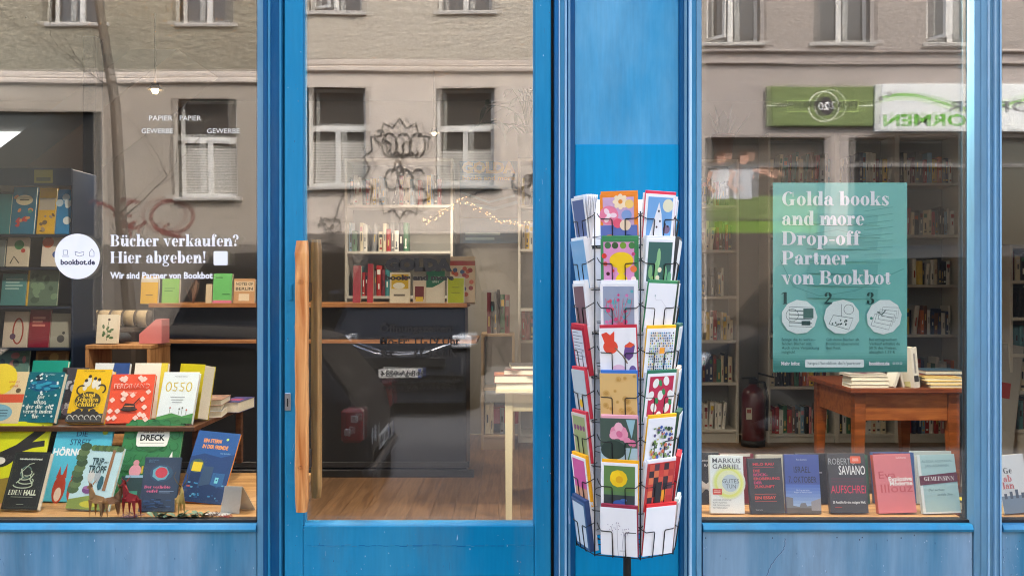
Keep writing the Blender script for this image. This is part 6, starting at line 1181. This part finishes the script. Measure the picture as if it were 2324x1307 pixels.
def c40(s, W, H):
    q = random.Random(9)                                          # plain gold card with ochre dots
    for _ in range(26): u, v, r = W * q.uniform(.06, .94), H * q.uniform(.1, .95), W * q.uniform(.04, .1); s.disc(u, v, r, (206, 164, 92)); s.disc(u, v, r * .55, (190, 144, 72))
    s.rect(0, 0, W, H * .08, (232, 190, 150))
def c50(s, W, H): s.rect(0, 0, W, H * .4, (170, 196, 206)); s.disc(W * .35, H * .35, W * .34, (44, 62, 54), H * .2); s.poly([(W * .95, H * .98), (W * .7, H * .98), (W * .85, H * .6)], (150, 190, 200)); [s.disc(W * u, H * v, W * r, c, H * r * .62, 10, rot=k * 30) for k, (u, v, r, c) in enumerate(((.5, .72, .24, (226, 140, 166)), (.38, .66, .14, (236, 164, 186)), (.62, .66, .16, (232, 150, 176)), (.5, .82, .14, (240, 180, 196)), (.52, .68, .1, (214, 110, 146)), (.86, .5, .12, (222, 120, 156)), (.72, .56, .1, (228, 140, 170))))]; s.line([(W * .7, 0), (W * .8, H * .3), (W * .84, H * .45)], .004, (80, 120, 80)); s.line([(W * .92, H * .7), (W * .99, H * .4)], .002, (80, 110, 90))
def c60(s, W, H): s.rect(W * .08, H * .06, W * .92, H * .38, (52, 62, 64)); s.rect(W * .08, H * .34, W * .92, H * .42, (90, 128, 80)); s.disc(W * .48, H * .68, W * .24, (238, 196, 20), n=11); s.disc(W * .4, H * .74, W * .14, (246, 206, 24), n=8); s.disc(W * .5, H * .66, W * .1, (226, 170, 16)); s.disc(W * .5, H * .16, W * .18, (56, 92, 160), H * .08); s.disc(W * .62, H * .24, W * .09, (70, 110, 170), H * .03)
def c70(s, W, H):
    q = random.Random(3)
    for bx in (.36, .48, .62, .7): 
        pts = [(W * bx, 0), (W * (bx - .02), H * .25), (W * (bx + q.uniform(-.08, .04)), H * q.uniform(.5, .7))]; s.line(pts, .0011, (150, 146, 156))
        for _ in range(8): s.disc(pts[2][0] + W * q.uniform(-.1, .1), pts[2][1] + H * q.uniform(-.1, .06), W * .014, (160, 150, 170), n=5)
    s.rect(W * .52, H * .1, W * .66, H * .125, (206, 206, 210))
def r00(s, W, H): s.rect(W * .08, H * .06, W * .92, H * .94, (110, 164, 216)); s.poly([(W * .16, H * .08), (W * .45, H * .84), (W * .56, H * .6), (W * .66, H * .08)], (232, 232, 234)); s.disc(W * .76, H * .78, W * .18, (226, 222, 190)); s.disc(W * .76, H * .3, W * .12, (120, 100, 130)); s.rect(W * .08, H * .06, W * .92, H * .16, (116, 110, 130)); s.disc(W * .5, H * .12, W * .24, (140, 100, 80), H * .05); [s.disc(W * u, H * v, W * .035, (60, 50, 56), n=6) for u, v in ((.46, .66), (.52, .46), (.42, .34), (.7, .4), (.8, .36))]
def r10(s, W, H): [s.disc(W * u, H * v, W * .07, c, H * hh, 10) for u, v, hh, c in ((.46, .62, .2, (140, 190, 130)), (.4, .36, .22, (120, 176, 116)), (.2, .34, .14, (130, 180, 120)), (.72, .3, .16, (110, 170, 124)), (.88, .22, .13, (100, 160, 120)), (.28, .14, .12, (140, 190, 110)))]; [s.disc(W * u, H * v, W * .07, (236, 226, 190)) for u, v in ((.52, .38), (.46, .22), (.5, .14))]
def r20(s, W, H): s.line([(W * .25, H * .74), (W * .3, H * .66), (W * .5, H * .66), (W * .72, H * .5), (W * .74, H * .2)], .0009, (190, 190, 196)); s.disc(W * .26, H * .75, W * .025, (170, 190, 190))
def r30(s, W, H):
    q = random.Random(8)
    for i in range(13):
        for j in range(17):
            if 5 <= i <= 7 and 8 <= j <= 10: continue
            if q.random() < .85: u, v = W * (.12 + .06 * i), H * (.05 + .053 * j); s.rect(u, v, u + W * .035, v + H * .034, q.choice([(30, 40, 80), (60, 120, 180), (90, 170, 190), (150, 190, 80), (40, 60, 110), (220, 180, 70), (20, 24, 40)]))
    s.rect(W * .42, H * .5, W * .6, H * .62, (240, 160, 40))
def r40(s, W, H): [s.disc(W * u, H * v, W * .1, (238, 236, 230), H * .1, rot=r) for u, v, r in ((.3, .8, -20), (.66, .84, 20), (.85, .55, 20), (.16, .55, -30), (.5, .55, 0), (.3, .3, 30), (.75, .28, -20), (.5, .12, 0))]; [s.disc(W * u, H * v, W * .055, (50, 140, 80), H * .07, rot=20) for u, v in ((.46, .8), (.6, .62), (.38, .44), (.3, .1), (.86, .4))]
def r50(s, W, H):
    q = random.Random(2)
    for _ in range(90): s.disc(W * q.uniform(.16, .9), H * q.uniform(.1, .82), W * q.uniform(.02, .06), q.choice([(70, 110, 60), (110, 140, 70), (60, 90, 160), (190, 170, 60), (40, 60, 40), (200, 110, 80), (150, 170, 110), (90, 80, 120)]), n=6)
def r60(s, W, H):
    q = random.Random(12)
    for i in range(5):
        for j in range(7): s.rect(W * (.08 + .168 * i), H * (.02 + .137 * j), W * (.248 + .168 * i), H * (.157 + .137 * j), q.choice([(190, 60, 56), (214, 90, 70), (60, 44, 50), (40, 36, 44), (206, 70, 60), (224, 120, 80), (90, 60, 70)]))
    s.rect(W * .56, H * .2, W * .7, H * .42, (240, 160, 40)); s.rect(W * .34, H * .06, W * .55, H * .6, (44, 46, 50))
def l_txt(s, W, H): [s.rect(W * .12, H * (.88 - .07 * k), W * (.6 + .25 * (k % 2)), H * (.895 - .07 * k), (110, 116, 130)) for k in range(9)]
WC = (240, 240, 242)
F = [(0, (206, 170, 206), (240, 140, 40), 'pastel circle flowers with an orange border', c00, (240, 140, 40)), (1, (222, 150, 196), (60, 136, 84), 'pink card with big yellow blossoms and a green border', c10, (60, 136, 84)), (2, (150, 160, 182), WC, 'grey blue card with pink doodle flowers and a white border', c20, WC), (3, WC, (196, 40, 60), 'white card with a red and purple flower and red envelopes', c30, None), (4, (222, 184, 118), (52, 116, 200), 'plain gold dotted card with blue envelopes', c40, None), (5, (70, 88, 78), (238, 170, 184), 'dark green card with a pink rose and pink envelopes', c50, None), (6, (96, 132, 72), (246, 176, 20), 'green card with a yellow round flower and yellow envelopes', c60, WC), (7, WC, (146, 36, 60), 'white card with thin grey grasses and maroon envelopes', c70, None)]
Rr = [(0, (110, 164, 216), (226, 50, 80), 'light blue card with a white peak and red envelopes', r00, WC), (1, (52, 96, 88), WC, 'dark green cactus card with a white border', r10, WC), (2, WC, (60, 140, 90), 'white card with a faint grey line drawing and green envelopes', r20, None), (3, WC, (246, 190, 20), 'white card with a small coloured mosaic and yellow envelopes', r30, None), (4, (190, 40, 76), (40, 116, 84), 'crimson card with white oval leaves', r40, WC), (5, WC, (246, 190, 20), 'white card with a colourful dotted garden and yellow envelopes', r50, None), (6, (190, 60, 56), WC, 'red and black patchwork card', r60, None), (7, WC, (226, 40, 44), 'plain white card with bright red envelopes', None, None)]
Lf = [(0, (96, 110, 150), WC, 'dark blue card before a fan of white envelopes', None, WC), (1, (130, 180, 220), WC, 'pale sky blue card on the left of the rack', None, None), (2, (120, 90, 96), WC, 'brown toned photo card on the left of the rack', None, WC), (3, (206, 210, 220), (190, 40, 60), 'grey text card with a dark red border and envelopes', l_txt, (176, 36, 60)), (4, (190, 200, 206), (206, 50, 70), 'pale card with a small yellow bird and red envelopes', lambda s, W, H: (s.disc(W * .5, H * .3, W * .12, (226, 180, 40)), s.line([(W * .2, H * .5), (W * .8, H * .5)], .001, (60, 60, 60))), None), (5, (150, 160, 110), (206, 50, 70), 'olive flower card with red envelopes', lambda s, W, H: [s.disc(W * (.2 + .2 * k), H * .7, W * .08, (130, 70, 110)) for k in range(4)], (210, 200, 190)), (6, (206, 90, 150), (248, 176, 20), 'magenta card with bright yellow envelopes', lambda s, W, H: s.rect(W * .08, H * .06, W * .92, H * .35, (206, 150, 120)), WC), (7, (196, 206, 216), (44, 70, 116), 'pale card before navy blue envelopes', None, (60, 90, 130))]
Sd = [(1, (60, 66, 70), 'dark'), (2, (70, 90, 70), 'dark green'), (3, (40, 96, 84), 'teal green'), (4, (226, 204, 180), 'cream'), (5, (40, 90, 70), 'deep green'), (6, (196, 30, 44), 'red'), (7, (200, 216, 206), 'mint')]
for k, c, ev, lb, art, bd in F: stack(k, 0, c, ev, 'front stack: ' + lb, art, bd, .016)
for k, c, ev, lb, art, bd in Rr: stack(k, 1, c, ev, 'right hand stack: ' + lb, art, bd, .022)
for k, c, ev, lb, art, bd in Lf: stack(k, 7, c, ev, 'left hand stack: ' + lb, art, bd, .024 if k else .02, 6 if k == 0 else 0)
for k, c, nm in Sd: stack(k, 2, WC, c, f'{nm} edged white stack seen edge on at the right of the rack, {ORD[k]} tier', None, None, .026)
for k in range(8):                                               # the pockets turned to the shop, only their plain backs show through the gaps
    for c_ in (3, 4, 5): stack(k, c_, (226, 226, 230), (232, 232, 236), 'plain white stack turned away on the far side of the rack', None, None, .02)
for k in range(8):
    for c_ in (0, 1, 2, 6, 7): pocket_bm(PH[c_], ZB[k]).build('pocket', cr)

# ================================================================== parked vehicles and a bare tree, seen mirrored
CARG = M((14, 16, 19), .3, spec=.03)
def vehicle(name, stations, hw, colr, loc, rz, label, cat, wheels, glass, lights=(), rear=(), extra=None, rw=.31):
    """lofted body: stations are (x, belt z, roof z, width share); glass lists station spans that are glazed"""
    paintm = M(colr, .4, spec=.1, coat=.03, var=.05, vscale=2); e = empty(name, loc, (0, 0, rz), label, cat)
    def ring(i):
        x, b, t, k = stations[i]; w_ = hw * k; t = max(t, b + .01); wr = w_ * (.97 - .24 * min(1, (t - b) / .55))
        return [(x, w_ * .93, .2), (x, w_, .38), (x, w_ * 1.01, b * .72), (x, w_ * .97, b), (x, wr, t - .04 * (t - b)), (x, wr * .9, t), (x, 0, t + .015)]
    rows_ = [ring(i) for i in range(len(stations))]; full = [r + [(x, -y, z) for x, y, z in r[-2::-1]] for r in rows_]; n = len(full[0])
    g = MB(); v = [p_ for r in full for p_ in r]; f = [(i * n + k, i * n + k + 1, (i + 1) * n + k + 1, (i + 1) * n + k) for i in range(len(full) - 1) for k in range(n - 1)] + [tuple(range(n)), tuple(range((len(full) - 1) * n, len(full) * n))[::-1]]
    f += [(i * n, (i + 1) * n, (i + 1) * n + n - 1, i * n + n - 1) for i in range(len(full) - 1)]
    g.add(v, f, paintm, True); g.build('body', e)
    for (i, j, kind) in glass:
        g = MB()
        if kind == 's':
            for sg in (1, -1):
                P_ = []
                for q in range(i, j + 1): a, b = Vector(rows_[q][3]), Vector(rows_[q][4]); a, b = a.lerp(b, .1), a.lerp(b, .9); P_.append((a, b))
                vv = [(p_.x, sg * (p_.y + .006), p_.z) for a, b in P_ for p_ in (a, b)]; g.add(vv, [(2 * q, 2 * q + 2, 2 * q + 3, 2 * q + 1) for q in range(j - i)], CARG)
            g.build('side_window', e)
        else:
            a, b = rows_[i], rows_[j]; o_ = .012 if kind == 'f' else -.012
            lo, hi = (a, b) if a[5][2] < b[5][2] else (b, a)
            P_ = [Vector(lo[5]) * 1, Vector(hi[5]) * 1]; l0, h0 = Vector((lo[5][0], lo[5][1] * .97, lo[5][2])), Vector((hi[5][0], hi[5][1] * .93, hi[5][2])); l0, h0 = l0.lerp(h0, .08), l0.lerp(h0, .92); nrm = Vector((-(h0.z - l0.z), 0, h0.x - l0.x)).normalized(); nrm = nrm if nrm.z > 0 else -nrm
            g.add([l0 + nrm * .02, (l0.x + nrm.x * .02, -l0.y, l0.z + nrm.z * .02), (h0.x + nrm.x * .02, -h0.y, h0.z + nrm.z * .02), h0 + nrm * .02], [(0, 1, 2, 3)], CARG)
            g.build('windscreen' if kind == 'f' else 'rear_window', e)
    for x in wheels:
        for sg in (1, -1):
            w_ = empty('wheel', (x, sg * hw * .9, rw), (R(90), 0, 0), parent=e)
            g = MB(); g.lathe([(rw * .62, -.1), (rw * .95, -.1), (rw, -.06), (rw, .06), (rw * .95, .1), (rw * .62, .1)], M((28, 28, 30), .8), n=22); g.build('tyre', w_)
            g = MB(); g.lathe([(0, -.09), (rw * .6, -.06), (rw * .62, .06), (0, .09)], M((150, 152, 156), .35, .8), n=22); g.build('rim', w_)
    for (x0, x1, y0, y1, z0, z1, c, nm) in lights:
        for sg in (1, -1): g = MB(); a, b = sorted((sg * y0, sg * y1)); g.bbox(x0, x1, a, b, z0, z1, M(c, .15, coat=.6), .02); g.build(nm, e)
    if extra: extra(e)
    return e
HS = [(0, .55, .58, .62), (.02, .72, .75, .74), (.06, .84, .87, .84), (.13, .93, .97, .92), (.42, .97, 1.34, .97), (.9, .98, 1.44, 1), (1.7, .97, 1.47, 1), (2.45, .94, 1.40, 1), (3.0, .92, .98, .99), (3.5, .86, .90, .97), (3.85, .72, .75, .9), (3.98, .55, .58, .78)]
def plate(e, x, z, t, nx, y=0.):
    g = MB(); g.bbox(x - .006, x + .006, y - .26, y + .26, z - .055, z + .055, M((226, 226, 222), .4), .003); s = Sheet(g, (x + .006 * nx, y - .26 * nx, z - .055), (0, nx, 0), (0, 0, 1), (nx, 0, 0), .0004, .0006); s.rect(0, 0, .04, .11, (40, 70, 160)); s.text(t, .28, .02, .07, (24, 24, 26), width=.42, bold=.02); g.build('licence_plate', e)
def hatch_rear(e):
    plate(e, -.012, .60, 'B·MC 9143', -1)
    g = MB(); g.bbox(-.03, .05, -.74, .74, .42, .50, M((30, 34, 44), .3), .02); g.build('bumper', e)
    for y in (-.42, -.55): g = MB(); s = Sheet(g, (-.004, y, .70), (0, -1, 0), (0, 0, 1), (-1, 0, 0)); s.disc(0, 0, .045, (206, 210, 214), .06); g.build('sticker', e)
# dark hatchback at the kerb close to the shop: its tail is left of the camera
vehicle('parked_car', HS, .85, (14, 16, 26), (-.98, -3.72, -.12), R(180), 'dark blue hatchback parked along the near kerb, red tail lights mirrored in the door glass', 'car', (.72, 3.2), ((4, 7, 's'), (3, 4, 'r'), (7, 8, 'f')), ((.02, .17, .74, .842, .70, .93, (150, 14, 20), 'tail_light'), (.05, .1, .838, .852, .84, .89, (206, 190, 190), 'reversing_light'), (.10, .145, .838, .852, .75, .80, (206, 190, 190), 'turn_signal'), (3.62, 3.9, .5, .74, .62, .74, (210, 214, 218), 'headlight')), extra=hatch_rear)
VSn = [(0, .50, .53, .86), (.06, .80, .84, .94), (.22, 1.02, 1.08, .98), (.75, 1.16, 1.24, 1), (1.35, 1.22, 2.02, 1), (1.8, 1.22, 2.18, 1), (3.2, 1.22, 2.22, 1), (4.55, 1.22, 2.20, 1), (4.72, 1.1, 2.05, .98), (4.76, .6, 1.2, .95)]
def van_front(e):
    g = MB(); g.tube([(-.02, -.62, .92), (-.045, -.3, .80), (-.05, 0, .78), (-.045, .3, .80), (-.02, .62, .92)], .022, M((220, 222, 226), .15, 1), 6); g.build('grille_trim', e)
    g = MB(); g.bbox(-.03, .03, -.55, .55, .62, .76, M((24, 24, 26), .4), .02); g.build('grille', e)
    plate(e, -.05, .56, 'B·IA 0234', -1)
    for sg in (1, -1): g = MB(); g.bbox(1.15, 1.3, sg * 1.04 - .09, sg * 1.04 + .09, 1.25, 1.55, M((26, 28, 34), .3), .04); g.build('wing_mirror', e)
vehicle('parked_van', VSn, .93, (26, 30, 38), (-1.36, -8.25, -.12), R(-90), 'dark van parked nose towards the shop across the street, chrome trim on its nose', 'van', (.85, 3.8), ((4, 7, 's'), (3, 4, 'f')), ((-.01, .22, .62, .86, .86, 1.02, (214, 218, 224), 'headlight'),), extra=van_front, rw=.34)
vehicle('parked_van', VSn, .93, (34, 37, 42), (1.9, -7.6, -.12), R(0), 'dark grey van parked side on across the street, tall red tail lights', 'van', (.85, 3.8), ((4, 7, 's'), (3, 4, 'f')), ((4.66, 4.78, .80, .92, 1.1, 1.9, (190, 26, 28), 'tail_light'), (-.01, .22, .62, .86, .86, 1.02, (214, 218, 224), 'headlight')), rw=.34)
vehicle('parked_van', VSn, .93, (20, 22, 26), (-3.45, -7.9, -.12), R(-90), 'black van parked nose in, left of the dark van with the chrome trim', 'van', (.85, 3.8), ((4, 7, 's'), (3, 4, 'f')), ((-.01, .22, .62, .86, .86, 1.02, (120, 124, 130), 'headlight'),), rw=.34)
# bare street tree
BARK = M((98, 88, 78), .95, bump=1, bscale=30, var=.3, vscale=14, stretch=(1, 1, .3))
tx, ty = -4.75, -8.6; tr_ = empty('tree', (tx, ty, -.12), label='bare street tree with a slim leaning trunk across the street', cat='tree')
g = MB(); rr = random.Random(17)
trunk = [Vector((0, 0, 0)), Vector((-.05, 0, 1.2)), Vector((-.16, .02, 2.6)), Vector((-.22, .05, 4.0)), Vector((-.42, .1, 5.4)), Vector((-.55, .1, 6.8)), Vector((-.6, .2, 8.4))]
g.tube(trunk, .095, BARK, 9, r1=.03); g.build('trunk', tr_); g = MB()
def limb(p0, d, ln, r, dep):
    P_ = [p0]; q = Vector(d).normalized()
    for i in range(5): q = (q + Vector((rr.uniform(-.25, .25), rr.uniform(-.25, .25), rr.uniform(-.05, .2)))).normalized(); P_.append(P_[-1] + q * ln / 5)
    g.tube(P_, r, BARK, 5 if dep < 2 else 4, r1=r * .4)
    if dep < 3:
        for _ in range(4 if dep < 2 else 3): k = rr.randint(1, 5); limb(P_[k], q + Vector((rr.uniform(-1, 1), rr.uniform(-1, 1), rr.uniform(-.3, .6))), ln * rr.uniform(.45, .7), r * .5, dep + 1)
for k, (dx, dy) in enumerate(((1, .2), (-1, .3), (.4, -1), (-.5, .8), (.9, .6))): limb(trunk[2 + k % 5] + Vector((0, 0, .2 * k % .5)), (dx, dy, .7), rr.uniform(.8, 1.3), .011, 0)
g.build('limb', tr_)
